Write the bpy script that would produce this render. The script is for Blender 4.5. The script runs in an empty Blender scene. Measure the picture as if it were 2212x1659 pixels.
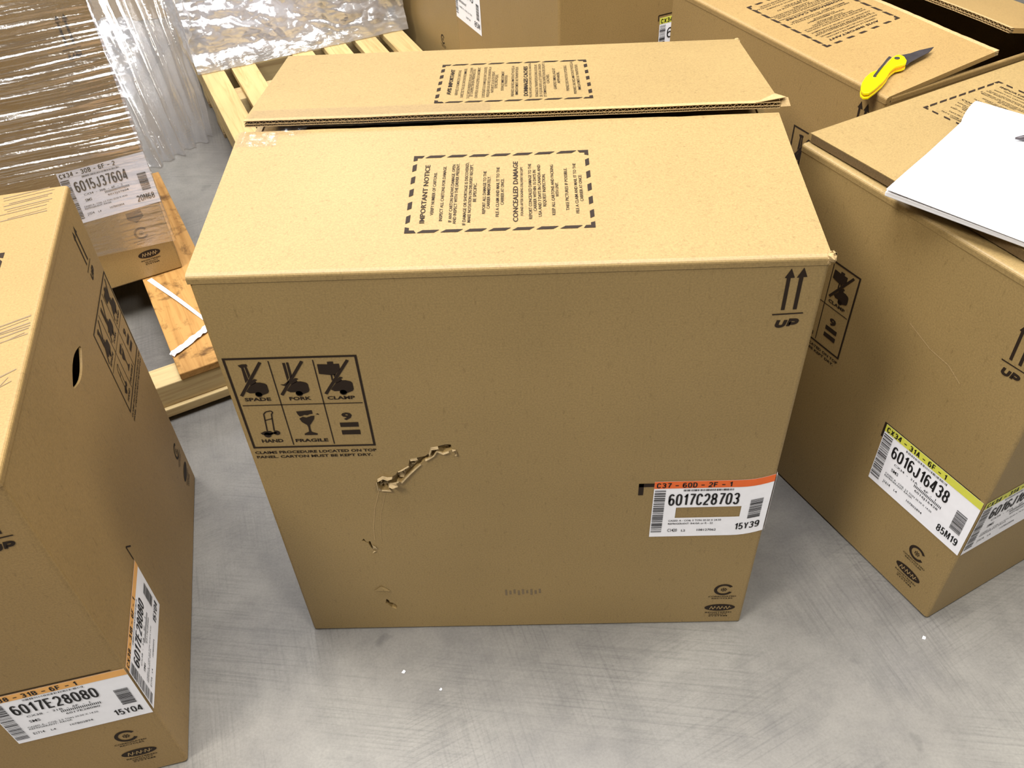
import bpy, bmesh, math, random
from mathutils import Vector, Matrix, noise
from mathutils.geometry import delaunay_2d_cdt

scene = bpy.context.scene
COL = scene.collection
random.seed(7)

# ------------------------------------------------------------------ camera
cam_data = bpy.data.cameras.new('camera')
cam_data.sensor_fit = 'HORIZONTAL'
cam_data.sensor_width = 36.0
cam_data.lens = 1911.7 * 36.0 / 2212.0
cam_data.clip_start = 0.02
cam = bpy.data.objects.new('camera', cam_data)
COL.objects.link(cam)
_yaw, _pitch, _roll = 0.0417, 0.7588, -0.0554
_f = Vector((-math.sin(_yaw) * math.cos(_pitch), math.cos(_yaw) * math.cos(_pitch), -math.sin(_pitch)))
_r0 = Vector((math.cos(_yaw), math.sin(_yaw), 0))
_u0 = _r0.cross(_f)
_r = math.cos(_roll) * _r0 + math.sin(_roll) * _u0
_u = -math.sin(_roll) * _r0 + math.cos(_roll) * _u0
cam.matrix_world = Matrix(((_r.x, _u.x, -_f.x, 0.3608), (_r.y, _u.y, -_f.y, -0.7363),
                           (_r.z, _u.z, -_f.z, 1.2161), (0, 0, 0, 1)))
scene.camera = cam

# ------------------------------------------------------------------ light and exposure
world = bpy.data.worlds.new('warehouse_ambient')
scene.world = world
world.use_nodes = True
_bg = world.node_tree.nodes['Background']
_bg.inputs['Color'].default_value = (1.0, 0.98, 0.95, 1)
_bg.inputs['Strength'].default_value = 0.06


def area_lamp(name, loc, target, size, power, color):
    d = bpy.data.lights.new(name, 'AREA')
    d.shape = 'DISK'
    d.size = size
    d.energy = power
    d.color = color
    o = bpy.data.objects.new(name, d)
    COL.objects.link(o)
    o.location = loc
    o.rotation_euler = (Vector(target) - Vector(loc)).to_track_quat('-Z', 'Y').to_euler()
    return o


# ceiling high-bay lamps of the warehouse
area_lamp('high_bay_lamp', (0.05, 0.15, 4.7), (0.15, 0.3, 0), 2.4, 330, (0.98, 0.985, 1.0))
area_lamp('high_bay_lamp', (-2.0, -1.9, 4.5), (0, 0, 0.3), 1.2, 225, (1.0, 0.95, 0.86))
area_lamp('high_bay_lamp', (2.9, -2.8, 5.0), (0.3, 0, 0.2), 1.2, 130, (1.0, 0.95, 0.86))
area_lamp('high_bay_lamp', (2.6, 0.6, 4.8), (0.2, 0.8, 0.2), 1.2, 115, (1.0, 0.96, 0.88))
area_lamp('high_bay_lamp', (-2.4, 1.9, 4.6), (0, 1.0, 0.3), 1.2, 75, (1.0, 0.96, 0.88))
area_lamp('high_bay_lamp', (-1.2, 5.4, 4.8), (-0.2, 1.0, 0), 1.2, 110, (1.0, 0.985, 0.965))

scene.view_settings.view_transform = 'Standard'
scene.view_settings.look = 'None'
scene.view_settings.exposure = 0.0
scene.view_settings.gamma = 1.0
scene.view_settings.use_curve_mapping = False


# ------------------------------------------------------------------ materials
def new_mat(name):
    m = bpy.data.materials.new(name)
    m.use_nodes = True
    nt = m.node_tree
    return m, nt, nt.nodes['Principled BSDF']


def nd(nt, kind, **kw):
    n = nt.nodes.new(kind)
    for k, v in kw.items():
        if k in n.inputs.keys():
            n.inputs[k].default_value = v
        else:
            setattr(n, k, v)
    return n


def coords(nt, scale=(1, 1, 1)):
    tc = nd(nt, 'ShaderNodeTexCoord')
    mp = nd(nt, 'ShaderNodeMapping')
    mp.inputs['Scale'].default_value = scale
    nt.links.new(tc.outputs['Object'], mp.inputs['Vector'])
    return mp.outputs['Vector']


def ramp(nt, src, stops):
    r = nd(nt, 'ShaderNodeValToRGB')
    el = r.color_ramp.elements
    el[0].position, el[0].color = stops[0][0], (*stops[0][1], 1)
    el[1].position, el[1].color = stops[-1][0], (*stops[-1][1], 1)
    for p, c in stops[1:-1]:
        e = el.new(p)
        e.color = (*c, 1)
    nt.links.new(src, r.inputs['Fac'])
    return r.outputs['Color']


def mixc(nt, a, b, fac, mode='MULTIPLY'):
    m = nd(nt, 'ShaderNodeMix', data_type='RGBA', blend_type=mode)
    for sock, v in ((m.inputs[0], fac), (m.inputs[6], a), (m.inputs[7], b)):
        if hasattr(v, 'links') or hasattr(v, 'is_linked'):
            nt.links.new(v, sock)
        else:
            sock.default_value = v
    return m.outputs[2]


def card_mat(name, base, rough=0.52, spec=0.5):
    m, nt, b = new_mat(name)
    v = coords(nt)
    n1 = nd(nt, 'ShaderNodeTexNoise', Scale=420.0, Detail=4.0, Roughness=0.75)
    n2 = nd(nt, 'ShaderNodeTexNoise', Scale=5.0, Detail=3.0)
    vs = coords(nt, (1.0, 1.0, 0.35))
    n3 = nd(nt, 'ShaderNodeTexNoise', Scale=160.0, Detail=5.0, Roughness=0.7)
    for n, c in ((n1, v), (n2, v), (n3, vs)):
        nt.links.new(c, n.inputs['Vector'])
    lo = tuple(c * 0.80 for c in base)
    hi = tuple(min(1, c * 1.16) for c in base)
    col = ramp(nt, n1.outputs['Fac'], [(0.32, lo), (0.68, hi)])
    big = ramp(nt, n2.outputs['Fac'], [(0.3, (0.90, 0.90, 0.89)), (0.7, (1.0, 1.0, 1.0))])
    col = mixc(nt, col, big, 1.0)
    spk = ramp(nt, n3.outputs['Fac'], [(0.30, (0.72, 0.70, 0.66)), (0.42, (1, 1, 1))])
    col = mixc(nt, col, spk, 0.8)
    nt.links.new(col, b.inputs['Base Color'])
    b.inputs['Roughness'].default_value = rough
    b.inputs['Specular IOR Level'].default_value = spec
    bp = nd(nt, 'ShaderNodeBump', Strength=0.12, Distance=0.002)
    nt.links.new(n3.outputs['Fac'], bp.inputs['Height'])
    nt.links.new(bp.outputs['Normal'], b.inputs['Normal'])
    return m


def flat_mat(name, col, rough=0.6, spec=0.3, metallic=0.0, vary=0.08, scale=90.0):
    m, nt, b = new_mat(name)
    n1 = nd(nt, 'ShaderNodeTexNoise', Scale=scale, Detail=3.0)
    nt.links.new(coords(nt), n1.inputs['Vector'])
    c = ramp(nt, n1.outputs['Fac'], [(0.3, tuple(x * (1 - vary) for x in col)), (0.7, tuple(min(1, x * (1 + vary)) for x in col))])
    nt.links.new(c, b.inputs['Base Color'])
    b.inputs['Roughness'].default_value = rough
    b.inputs['Specular IOR Level'].default_value = spec
    b.inputs['Metallic'].default_value = metallic
    return m


def wood_mat(name, base, dark, axis, stains=0.0):
    m, nt, b = new_mat(name)
    sc = (60, 3, 60) if axis == 'y' else (3, 60, 60)
    n1 = nd(nt, 'ShaderNodeTexNoise', Scale=1.0, Detail=6.0, Roughness=0.65, Distortion=1.2)
    nt.links.new(coords(nt, sc), n1.inputs['Vector'])
    c = ramp(nt, n1.outputs['Fac'], [(0.3, dark), (0.52, base), (0.8, tuple(min(1, x * 1.12) for x in base))])
    if stains > 0:
        n2 = nd(nt, 'ShaderNodeTexNoise', Scale=11.0, Detail=5.0, Roughness=0.7, Distortion=0.8)
        nt.links.new(coords(nt), n2.inputs['Vector'])
        s = ramp(nt, n2.outputs['Fac'], [(0.34, (0.16, 0.12, 0.08)), (0.47, (1, 1, 1))])
        c = mixc(nt, c, s, stains)
    nt.links.new(c, b.inputs['Base Color'])
    b.inputs['Roughness'].default_value = 0.7
    b.inputs['Specular IOR Level'].default_value = 0.25
    bp = nd(nt, 'ShaderNodeBump', Strength=0.25, Distance=0.002)
    nt.links.new(n1.outputs['Fac'], bp.inputs['Height'])
    nt.links.new(bp.outputs['Normal'], b.inputs['Normal'])
    return m


def film_mat(name, clear, gloss, milk, rough=0.12, tint=(0.97, 0.97, 1.0)):
    """thin clear stretch film: see-through, shiny, slightly milky"""
    m, nt, b = new_mat(name)
    nt.nodes.remove(b)
    out = nt.nodes['Material Output']
    tr = nd(nt, 'ShaderNodeBsdfTransparent')
    tr.inputs['Color'].default_value = (*tint, 1)
    gl = nd(nt, 'ShaderNodeBsdfGlossy', Roughness=rough)
    gl.inputs['Color'].default_value = (1, 1, 1, 1)
    df = nd(nt, 'ShaderNodeBsdfDiffuse')
    df.inputs['Color'].default_value = (0.9, 0.9, 0.93, 1)
    tl = nd(nt, 'ShaderNodeBsdfTranslucent')
    tl.inputs['Color'].default_value = (0.9, 0.9, 0.93, 1)
    nz = nd(nt, 'ShaderNodeTexNoise', Scale=55.0, Detail=4.0, Roughness=0.6)
    nt.links.new(coords(nt, (1, 1, 3)), nz.inputs['Vector'])
    bp = nd(nt, 'ShaderNodeBump', Strength=0.35, Distance=0.004)
    nt.links.new(nz.outputs['Fac'], bp.inputs['Height'])
    for s in (gl, df):
        nt.links.new(bp.outputs['Normal'], s.inputs['Normal'])
    m1 = nd(nt, 'ShaderNodeMixShader', Fac=0.5)
    nt.links.new(df.outputs[0], m1.inputs[1])
    nt.links.new(tl.outputs[0], m1.inputs[2])
    m2 = nd(nt, 'ShaderNodeMixShader', Fac=gloss / max(1e-6, gloss + milk))
    nt.links.new(m1.outputs[0], m2.inputs[1])
    nt.links.new(gl.outputs[0], m2.inputs[2])
    m3 = nd(nt, 'ShaderNodeMixShader', Fac=1.0 - clear)
    nt.links.new(tr.outputs[0], m3.inputs[1])
    nt.links.new(m2.outputs[0], m3.inputs[2])
    nt.links.new(m3.outputs[0], out.inputs['Surface'])
    return m


def floor_mat():
    m, nt, b = new_mat('polished_concrete')
    v = coords(nt)
    a = nd(nt, 'ShaderNodeTexNoise', Scale=2.6, Detail=7.0, Roughness=0.6, Distortion=0.4)
    g = nd(nt, 'ShaderNodeTexNoise', Scale=260.0, Detail=3.0, Roughness=0.7)
    nt.links.new(v, a.inputs['Vector'])
    nt.links.new(v, g.inputs['Vector'])
    col = ramp(nt, a.outputs['Fac'], [(0.28, (0.135, 0.127, 0.120)), (0.5, (0.190, 0.178, 0.157)), (0.72, (0.240, 0.228, 0.200))])
    gr = ramp(nt, g.outputs['Fac'], [(0.3, (0.80, 0.79, 0.79)), (0.62, (1, 1, 1))])
    col = mixc(nt, col, gr, 0.8)
    big = nd(nt, 'ShaderNodeTexNoise', Scale=1.1, Detail=4.0, Roughness=0.55, Distortion=0.7)
    nt.links.new(v, big.inputs['Vector'])
    col = mixc(nt, col, ramp(nt, big.outputs['Fac'], [(0.36, (0.74, 0.74, 0.76)), (0.60, (1, 1, 1))]), 0.8)
    for rot, sc in ((0.12, (5, 230, 1)), (-0.5, (6, 250, 1)), (1.25, (7, 240, 1))):
        tc = nd(nt, 'ShaderNodeTexCoord')
        mp = nd(nt, 'ShaderNodeMapping')
        mp.inputs['Rotation'].default_value = (0, 0, rot)
        mp2 = nd(nt, 'ShaderNodeMapping')
        mp2.inputs['Scale'].default_value = sc
        nt.links.new(tc.outputs['Object'], mp.inputs['Vector'])
        nt.links.new(mp.outputs['Vector'], mp2.inputs['Vector'])
        s = nd(nt, 'ShaderNodeTexNoise', Scale=1.0, Detail=3.0, Roughness=0.6)
        nt.links.new(mp2.outputs['Vector'], s.inputs['Vector'])
        msk = nd(nt, 'ShaderNodeTexNoise', Scale=3.3, Detail=2.0)
        off = nd(nt, 'ShaderNodeMapping')
        off.inputs['Location'].default_value = (rot * 13, rot * 7, 0)
        nt.links.new(tc.outputs['Object'], off.inputs['Vector'])
        nt.links.new(off.outputs['Vector'], msk.inputs['Vector'])
        mm = ramp(nt, msk.outputs['Fac'], [(0.46, (0, 0, 0)), (0.62, (1, 1, 1))])
        st = ramp(nt, s.outputs['Fac'], [(0.36, (0.70, 0.70, 0.71)), (0.5, (1, 1, 1)), (0.68, (1.0, 1.0, 1.0))])
        col = mixc(nt, col, mixc(nt, (1, 1, 1, 1), st, mm, 'MIX'), 0.62)
        st2 = ramp(nt, s.outputs['Fac'], [(0.60, (0, 0, 0)), (0.72, (0.022, 0.022, 0.020))])
        col = mixc(nt, col, mixc(nt, (0, 0, 0, 1), st2, mm, 'MIX'), 1.0, 'ADD')
    sp = nd(nt, 'ShaderNodeTexNoise', Scale=13.0, Detail=2.0, Roughness=0.5)
    nt.links.new(v, sp.inputs['Vector'])
    col = mixc(nt, col, ramp(nt, sp.outputs['Fac'], [(0.70, (1, 1, 1)), (0.76, (0.62, 0.62, 0.63))]), 1.0)
    md_ = nd(nt, 'ShaderNodeTexNoise', Scale=22.0, Detail=4.0, Roughness=0.65)
    nt.links.new(v, md_.inputs['Vector'])
    col = mixc(nt, col, ramp(nt, md_.outputs['Fac'], [(0.32, (0.80, 0.80, 0.81)), (0.58, (1, 1, 1))]), 0.8)
    nt.links.new(col, b.inputs['Base Color'])
    b.inputs['Roughness'].default_value = 0.42
    b.inputs['Specular IOR Level'].default_value = 0.45
    bp = nd(nt, 'ShaderNodeBump', Strength=0.06, Distance=0.002)
    nt.links.new(g.outputs['Fac'], bp.inputs['Height'])
    nt.links.new(bp.outputs['Normal'], b.inputs['Normal'])
    return m


M = {}
M['card'] = card_mat('kraft_cardboard', (0.309, 0.210, 0.083))
M['card_b'] = card_mat('kraft_cardboard_warm', (0.316, 0.202, 0.074))
M['inner'] = card_mat('kraft_inner_paper', (0.26, 0.17, 0.075), 0.8, 0.2)
M['torn'] = card_mat('torn_kraft_fibre', (0.37, 0.275, 0.150), 0.85, 0.15)
M['crease'] = card_mat('scuffed_kraft', (0.41, 0.285, 0.135), 0.75, 0.2)
M['ink'] = flat_mat('dark_brown_ink', (0.020, 0.011, 0.006), 0.65, 0.25)
M['inkblack'] = flat_mat('black_label_ink', (0.012, 0.011, 0.012), 0.5, 0.3)
M['inkgrey'] = flat_mat('faded_grey_ink', (0.20, 0.19, 0.21), 0.6, 0.3)
M['scuff'] = flat_mat('scuff_ink', (0.19, 0.14, 0.085), 0.7, 0.2)
M['white'] = flat_mat('white_label_paper', (0.92, 0.92, 0.98), 0.38, 0.4, vary=0.02)
M['orange'] = flat_mat('orange_label_band', (0.80, 0.145, 0.028), 0.45, 0.35, vary=0.03)
M['amber'] = flat_mat('amber_label_band', (0.82, 0.42, 0.12), 0.45, 0.35, vary=0.03)
M['yellow'] = flat_mat('yellow_label_band', (0.66, 0.66, 0.085), 0.45, 0.35, vary=0.03)
M['paper'] = flat_mat('white_paper', (0.88, 0.88, 0.92), 0.6, 0.3, vary=0.01)
M['cut'] = card_mat('cut_edge_shaded_flutes', (0.15, 0.10, 0.048), 0.85, 0.1)  # dark brown paints in the shade inside the open flutes
M['wood'] = wood_mat('pale_pine', (0.55, 0.40, 0.18), (0.42, 0.28, 0.11), 'y')
M['wood_x'] = wood_mat('pale_pine_cross', (0.50, 0.38, 0.19), (0.38, 0.26, 0.12), 'x')
M['wood_o'] = wood_mat('stained_orange_pine', (0.40, 0.215, 0.065), (0.28, 0.135, 0.035), 'y', 0.85)
M['wood_d'] = wood_mat('grey_brown_pine', (0.24, 0.17, 0.09), (0.13, 0.09, 0.05), 'x')
M['film'] = film_mat('clear_stretch_film', 0.66, 0.31, 0.03, 0.20)
M['film_w'] = film_mat('layered_stretch_film', 0.30, 0.36, 0.34, 0.15)
M['film_t'] = film_mat('loose_stretch_film', 0.52, 0.32, 0.16, 0.11)
M['tape'] = film_mat('clear_packing_tape', 0.95, 0.045, 0.005, 0.16)
M['strap'] = flat_mat('white_plastic_strap', (0.80, 0.78, 0.82), 0.35, 0.5, vary=0.03)
M['knife_yellow'] = flat_mat('yellow_moulded_plastic', (0.90, 0.72, 0.0), 0.38, 0.4, vary=0.01)
M['knife_orange'] = flat_mat('amber_plastic_liner', (0.85, 0.38, 0.01), 0.45, 0.4, vary=0.02)
M['blade'] = flat_mat('dark_coated_steel', (0.075, 0.065, 0.07), 0.42, 0.5, 0.6, 0.15)
M['steel'] = flat_mat('bright_steel', (0.55, 0.53, 0.50), 0.3, 0.5, 1.0, 0.05)
M['navy'] = flat_mat('navy_blue_plastic', (0.025, 0.03, 0.11), 0.5, 0.4)
M['grey_core'] = flat_mat('pale_grey_packing', (0.46, 0.45, 0.50), 0.6, 0.3, vary=0.2, scale=14.0)
M['floor'] = floor_mat()
M['wall'] = flat_mat('painted_warehouse_wall', (0.45, 0.44, 0.42), 0.7, 0.2)


# ------------------------------------------------------------------ mesh helpers
class MB:
    def __init__(self):
        self.v, self.f = [], []

    def add(self, pts, faces):
        o = len(self.v)
        self.v += [tuple(p) for p in pts]
        self.f += [tuple(i + o for i in f) for f in faces]

    def box(self, x0, y0, z0, x1, y1, z1):
        self.add([(x0, y0, z0), (x1, y0, z0), (x1, y1, z0), (x0, y1, z0), (x0, y0, z1), (x1, y0, z1), (x1, y1, z1), (x0, y1, z1)],
                 [(3, 2, 1, 0), (4, 5, 6, 7), (0, 1, 5, 4), (1, 2, 6, 5), (2, 3, 7, 6), (3, 0, 4, 7)])

    def grid(self, nu, nv, fn):
        o = len(self.v)
        for j in range(nv + 1):
            for i in range(nu + 1):
                self.v.append(tuple(fn(i / nu, j / nv)))
        for j in range(nv):
            for i in range(nu):
                a = o + j * (nu + 1) + i
                self.f.append((a, a + 1, a + nu + 2, a + nu + 1))

    def strip(self, A, B):
        """quads between two equally long polylines"""
        o = len(self.v)
        n = len(A)
        self.v += [tuple(p) for p in A] + [tuple(p) for p in B]
        for i in range(n - 1):
            self.f.append((o + i, o + i + 1, o + n + i + 1, o + n + i))

    def prism(self, poly, z0, z1, fn=None):
        fn = fn or (lambda x, y, z: (x, y, z))
        n = len(poly)
        self.add([fn(x, y, z0) for x, y in poly] + [fn(x, y, z1) for x, y in poly],
                 [tuple(range(n - 1, -1, -1)), tuple(range(n, 2 * n))] +
                 [(i, (i + 1) % n, n + (i + 1) % n, n + i) for i in range(n)])

    def build(self, name, mat, parent=None, smooth=False, bevel=0.0, segs=2):
        me = bpy.data.meshes.new(name)
        me.from_pydata(self.v, [], self.f)
        me.validate()
        bm = bmesh.new()
        bm.from_mesh(me)
        bmesh.ops.recalc_face_normals(bm, faces=bm.faces)
        bm.to_mesh(me)
        bm.free()
        me.materials.append(mat)
        if smooth:
            me.polygons.foreach_set('use_smooth', [True] * len(me.polygons))
        o = bpy.data.objects.new(name, me)
        COL.objects.link(o)
        if parent:
            o.parent = parent
        if bevel:
            md = o.modifiers.new('bevel', 'BEVEL')
            md.width = bevel
            md.segments = segs
            md.limit_method = 'ANGLE'
        return o


def thing(name, label, cat, loc=(0, 0, 0), yaw=0.0, group=None):
    o = bpy.data.objects.new(name, None)
    COL.objects.link(o)
    o.empty_display_size = 0.05
    o.location = loc
    o.rotation_euler = (0, 0, yaw)
    return tag(o, label, cat, group)


def tag(o, label, cat, group=None):
    o['label'] = label
    o['category'] = cat
    if group:
        o['group'] = group
    return o


# ------------------------------------------------------------------ flat print
_text_cache = {}


def text_mesh(s, bold):
    key = (s, bold)
    if key not in _text_cache:
        cu = bpy.data.curves.new('glyphs', 'FONT')
        cu.body = s
        cu.size = 1.0
        cu.offset = bold
        cu.resolution_u = 2
        cu.fill_mode = 'FRONT'
        ob = bpy.data.objects.new('glyphs', cu)
        COL.objects.link(ob)
        me = bpy.data.meshes.new_from_object(ob)
        vs = [(v.co.x, v.co.y) for v in me.vertices]
        fs = [tuple(p.vertices) for p in me.polygons]
        bpy.data.objects.remove(ob)
        bpy.data.curves.remove(cu)
        bpy.data.meshes.remove(me)
        xs = [p[0] for p in vs] or [0, 1]
        _text_cache[key] = (vs, fs, min(xs), max(xs))
    return _text_cache[key]


CAP = 0.70


def _arc(cx, cy, rx, ry, a0, a1, n=7):
    return [(cx + rx * math.cos(math.radians(a0 + (a1 - a0) * i / n)), cy + ry * math.sin(math.radians(a0 + (a1 - a0) * i / n))) for i in range(n + 1)]


_O = _arc(.5, .72, .5, .28, 0, 180, 8) + _arc(.5, .28, .5, .28, 180, 360, 8)
GLYPH = {
    '0': [(_O, True)], 'O': [(_O, True)],
    '1': [([(.88, 0), (.88, 1), (.80, 1)], False), ([(.88, 1), (.55, .83), (0, .77)], False)],
    '2': [(_arc(.5, .72, .5, .28, 165, -20, 8) + [(.80, .46), (.15, .16), (0, 0), (1, 0)], False)],
    '3': [(_arc(.5, .76, .48, .24, 160, -75, 8) + [(.35, .53)], False), ([(.35, .53)] + _arc(.5, .27, .5, .27, 75, -160, 8), False)],
    '4': [([(.78, 0), (.78, 1), (.62, 1), (0, .30), (0, .24), (1, .24)], False)],
    '5': [([(.93, 1), (.14, 1), (.05, .50)] + _arc(.5, .30, .5, .30, 130, -155, 9), False)],
    '6': [(_arc(.5, .30, .5, .30, 0, 360, 14)[:-1], True), (_arc(.5, .70, .5, .30, 35, 180, 7) + [(0, .28)], False)],
    '7': [([(0, 1), (1, 1), (1, .94), (.62, .50), (.40, 0)], False)],
    '8': [(_arc(.5, .76, .45, .24, 0, 360, 14)[:-1], True), (_arc(.5, .27, .5, .27, 0, 360, 14)[:-1], True)],
    '9': [(_arc(.5, .70, .5, .30, 0, 360, 14)[:-1], True), (_arc(.5, .30, .5, .30, 215, 360, 7) + [(1, .72)], False)],
    'C': [(_arc(.5, .72, .5, .28, 10, 180, 8) + _arc(.5, .28, .5, .28, 180, 350, 8), False)],
    'J': [(_arc(.45, .28, .45, .28, 175, 360, 7) + [(.90, 1)], False)],
    'E': [([(1, 0), (0, 0), (0, 1), (1, 1)], False), ([(0, .53), (.9, .53)], False)],
    'F': [([(0, 0), (0, 1), (1, 1)], False), ([(0, .52), (.9, .52)], False)],
    'M': [([(0, 0), (0, 1), (.12, 1), (.5, .12), (.88, 1), (1, 1), (1, 0)], False)],
    'Y': [([(0, 1), (.5, .42), (1, 1)], False), ([(.5, .45), (.5, 0)], False)],
    'X': [([(0, 0), (1, 1)], False), ([(0, 1), (1, 0)], False)],
    'A': [([(0, 0), (.45, 1), (.55, 1), (1, 0)], False), ([(.15, .27), (.85, .27)], False)],
    'B': [([(0, 0), (0, 1), (.5, 1)] + _arc(.55, .77, .40, .23, 90, -90, 7) + [(0, .54)], False), ([(.5, .54)] + _arc(.55, .27, .45, .27, 90, -90, 7) + [(0, 0)], False)],
    'D': [([(0, 0), (0, 1), (.4, 1)] + _arc(.45, .68, .55, .32, 90, 0, 5) + _arc(.45, .32, .55, .32, 0, -90, 5) + [(0, 0)], False)],
    '-': [([(0, .44), (1, .44)], False)],
    'U': [([(0, 1), (0, .30)] + _arc(.5, .28, .5, .28, 180, 360, 8) + [(1, 1)], False)],
    'P': [([(0, 0), (0, 1), (.55, 1)] + _arc(.60, .71, .40, .29, 90, -90, 7) + [(0, .42)], False)],
}


class Print:
    """collects flat ink shapes in (u, v) and lays them on a surface"""

    def __init__(self, T=None):
        self.v, self.f = [], []
        self.T = T or (lambda x, y: (x, y))

    def poly(self, pts):
        o = len(self.v)
        self.v += [self.T(*p) for p in pts]
        self.f.append(tuple(range(o, o + len(pts))))

    def polys(self, L, dx=0.0, dy=0.0):
        for pl in L:
            self.poly([(x + dx, y + dy) for x, y in pl])

    def rect(self, x0, y0, x1, y1, nx=1):
        for i in range(nx):
            a, b = x0 + (x1 - x0) * i / nx, x0 + (x1 - x0) * (i + 1) / nx
            self.poly([(a, y0), (b, y0), (b, y1), (a, y1)])

    def line(self, pts, w):
        for (x0, y0), (x1, y1) in zip(pts, pts[1:]):
            L = math.hypot(x1 - x0, y1 - y0) or 1e-9
            nx, ny = -(y1 - y0) / L * w / 2, (x1 - x0) / L * w / 2
            self.poly([(x0 + nx, y0 + ny), (x0 - nx, y0 - ny), (x1 - nx, y1 - ny), (x1 + nx, y1 + ny)])

    def disc(self, cx, cy, rx, ry, n=20):
        self.poly([(cx + rx * math.cos(2 * math.pi * i / n), cy + ry * math.sin(2 * math.pi * i / n)) for i in range(n)])

    def arc(self, cx, cy, r0, r1, a0, a1, n=28):
        for i in range(n):
            t, s = a0 + (a1 - a0) * i / n, a0 + (a1 - a0) * (i + 1) / n
            self.poly([(cx + r0 * math.cos(t), cy + r0 * math.sin(t)), (cx + r1 * math.cos(t), cy + r1 * math.sin(t)),
                       (cx + r1 * math.cos(s), cy + r1 * math.sin(s)), (cx + r0 * math.cos(s), cy + r0 * math.sin(s))])

    def text(self, s, x, y, w, h, bold=0.012, slant=0.0):
        """text fitted to width w and cap height h, baseline at y"""
        vs, fs, a, b = text_mesh(s, bold)
        kx, ky = w / max(1e-6, b - a), h / CAP
        o = len(self.v)
        self.v += [self.T(x + (px - a) * kx + slant * py * ky, y + py * ky) for px, py in vs]
        self.f += [tuple(i + o for i in f) for f in fs]

    def ribbon(self, pts, w, closed=False):
        """mitred stroke along a polyline"""
        n = len(pts)
        L, R = [], []
        for i in range(n):
            a = Vector(pts[i - 1] if (i or closed) else pts[i])
            b = Vector(pts[i])
            c = Vector(pts[(i + 1) % n] if (i < n - 1 or closed) else pts[i])
            d0, d1 = (b - a), (c - b)
            d0 = d0.normalized() if d0.length > 1e-9 else d1.normalized()
            d1 = d1.normalized() if d1.length > 1e-9 else d0
            t = (d0 + d1)
            t = t.normalized() if t.length > 1e-6 else d0
            k = w / 2 / max(0.45, t.dot(d0))
            nx, ny = -t.y * k, t.x * k
            L.append((b.x + nx, b.y + ny))
            R.append((b.x - nx, b.y - ny))
        m = n if closed else n - 1
        for i in range(m):
            j = (i + 1) % n
            self.poly([L[i], R[i], R[j], L[j]])

    def stroke(self, s, x, y, w, h, wt=0.15, slant=0.0, gap=0.16):
        """condensed grotesque lettering drawn with strokes, fitted to width w and height h"""
        adv = {'1': 0.74, '-': 1.05, ' ': 0.35, 'M': 1.25, 'I': 0.3, '.': 0.3}
        tot = sum(adv.get(c, 1.0) + gap for c in s) - gap
        u = w / tot
        cx = x
        T0 = self.T
        for c in s:
            g = adv.get(c, 1.0)
            for pts, closed in GLYPH.get(c, []):
                k = wt * h
                q = [(cx + k / 2 + px * (u * g - k), y + k / 2 + py * (h - k)) for px, py in pts]
                self.T = lambda a, b: T0(a + slant * (b - y), b)
                self.ribbon(q, k, closed)
            cx += u * (g + gap)
        self.T = T0

    def build(self, name, surf, mat, parent, off=0.0004, label=None):
        me = bpy.data.meshes.new(name)
        me.from_pydata([tuple(surf(u, v, off)) for u, v in self.v], [], self.f)
        me.materials.append(mat)
        o = bpy.data.objects.new(name, me)
        COL.objects.link(o)
        o.parent = parent
        if label:
            o['label'] = label
        return o


# ------------------------------------------------------------------ artwork measured in metres
TRUCK = [
    [(0.0216, -0.0432), (0.0289, -0.0384), (0.0342, -0.0382), (0.0398, -0.0402), (0.0415, -0.0427), (0.0415, -0.0523), (0.0398, -0.0554), (0.0321, -0.0588), (0.0299, -0.0600), (0.0272, -0.0603), (0.0252, -0.0581), (0.0249, -0.0549), (0.0187, -0.0551), (0.0150, -0.0523)],
    [(0.0254, -0.0357), (0.0286, -0.0327), (0.0312, -0.0333), (0.0320, -0.0348), (0.0296, -0.0358), (0.0303, -0.0385), (0.0235, -0.0426), (0.0214, -0.0425)]]

SLASH = [
    [(0.0401, -0.0064), (0.0432, -0.0083), (0.0094, -0.0603), (0.0062, -0.0583)]]

SPADE = [
    [(0.0154, -0.0112), (0.0205, -0.0097), (0.0256, -0.0096), (0.0263, -0.0122), (0.0245, -0.0141), (0.0175, -0.0148)],
    [(0.0184, -0.0146), (0.0212, -0.0144), (0.0221, -0.0336), (0.0176, -0.0385)],
    [(0.0224, -0.0144), (0.0250, -0.0141), (0.0259, -0.0267), (0.0229, -0.0319)]]

FORK = [
    [(0.0663, -0.0093), (0.0695, -0.0091), (0.0694, -0.0318), (0.0663, -0.0370)],
    [(0.0709, -0.0087), (0.0735, -0.0086), (0.0734, -0.0290), (0.0703, -0.0333)],
    [(0.0567, -0.0423), (0.0613, -0.0420), (0.0642, -0.0399), (0.0673, -0.0365), (0.0684, -0.0383), (0.0623, -0.0453)]]

CLAMP = [
    [(0.1052, -0.0125), (0.1163, -0.0131), (0.1301, -0.0126), (0.1299, -0.0212), (0.1227, -0.0297), (0.1176, -0.0296), (0.1047, -0.0273)],
    [(0.1170, -0.0093), (0.1239, -0.0090), (0.1237, -0.0127), (0.1168, -0.0131)],
    [(0.1175, -0.0292), (0.1196, -0.0290), (0.1191, -0.0366), (0.1173, -0.0389)],
    [(0.1208, -0.0288), (0.1240, -0.0282), (0.1219, -0.0324), (0.1210, -0.0328)]]

HAND = [
    [(0.0150, -0.1225), (0.0204, -0.1194), (0.0279, -0.1187), (0.0313, -0.1218), (0.0286, -0.1257), (0.0171, -0.1253)]]

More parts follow.
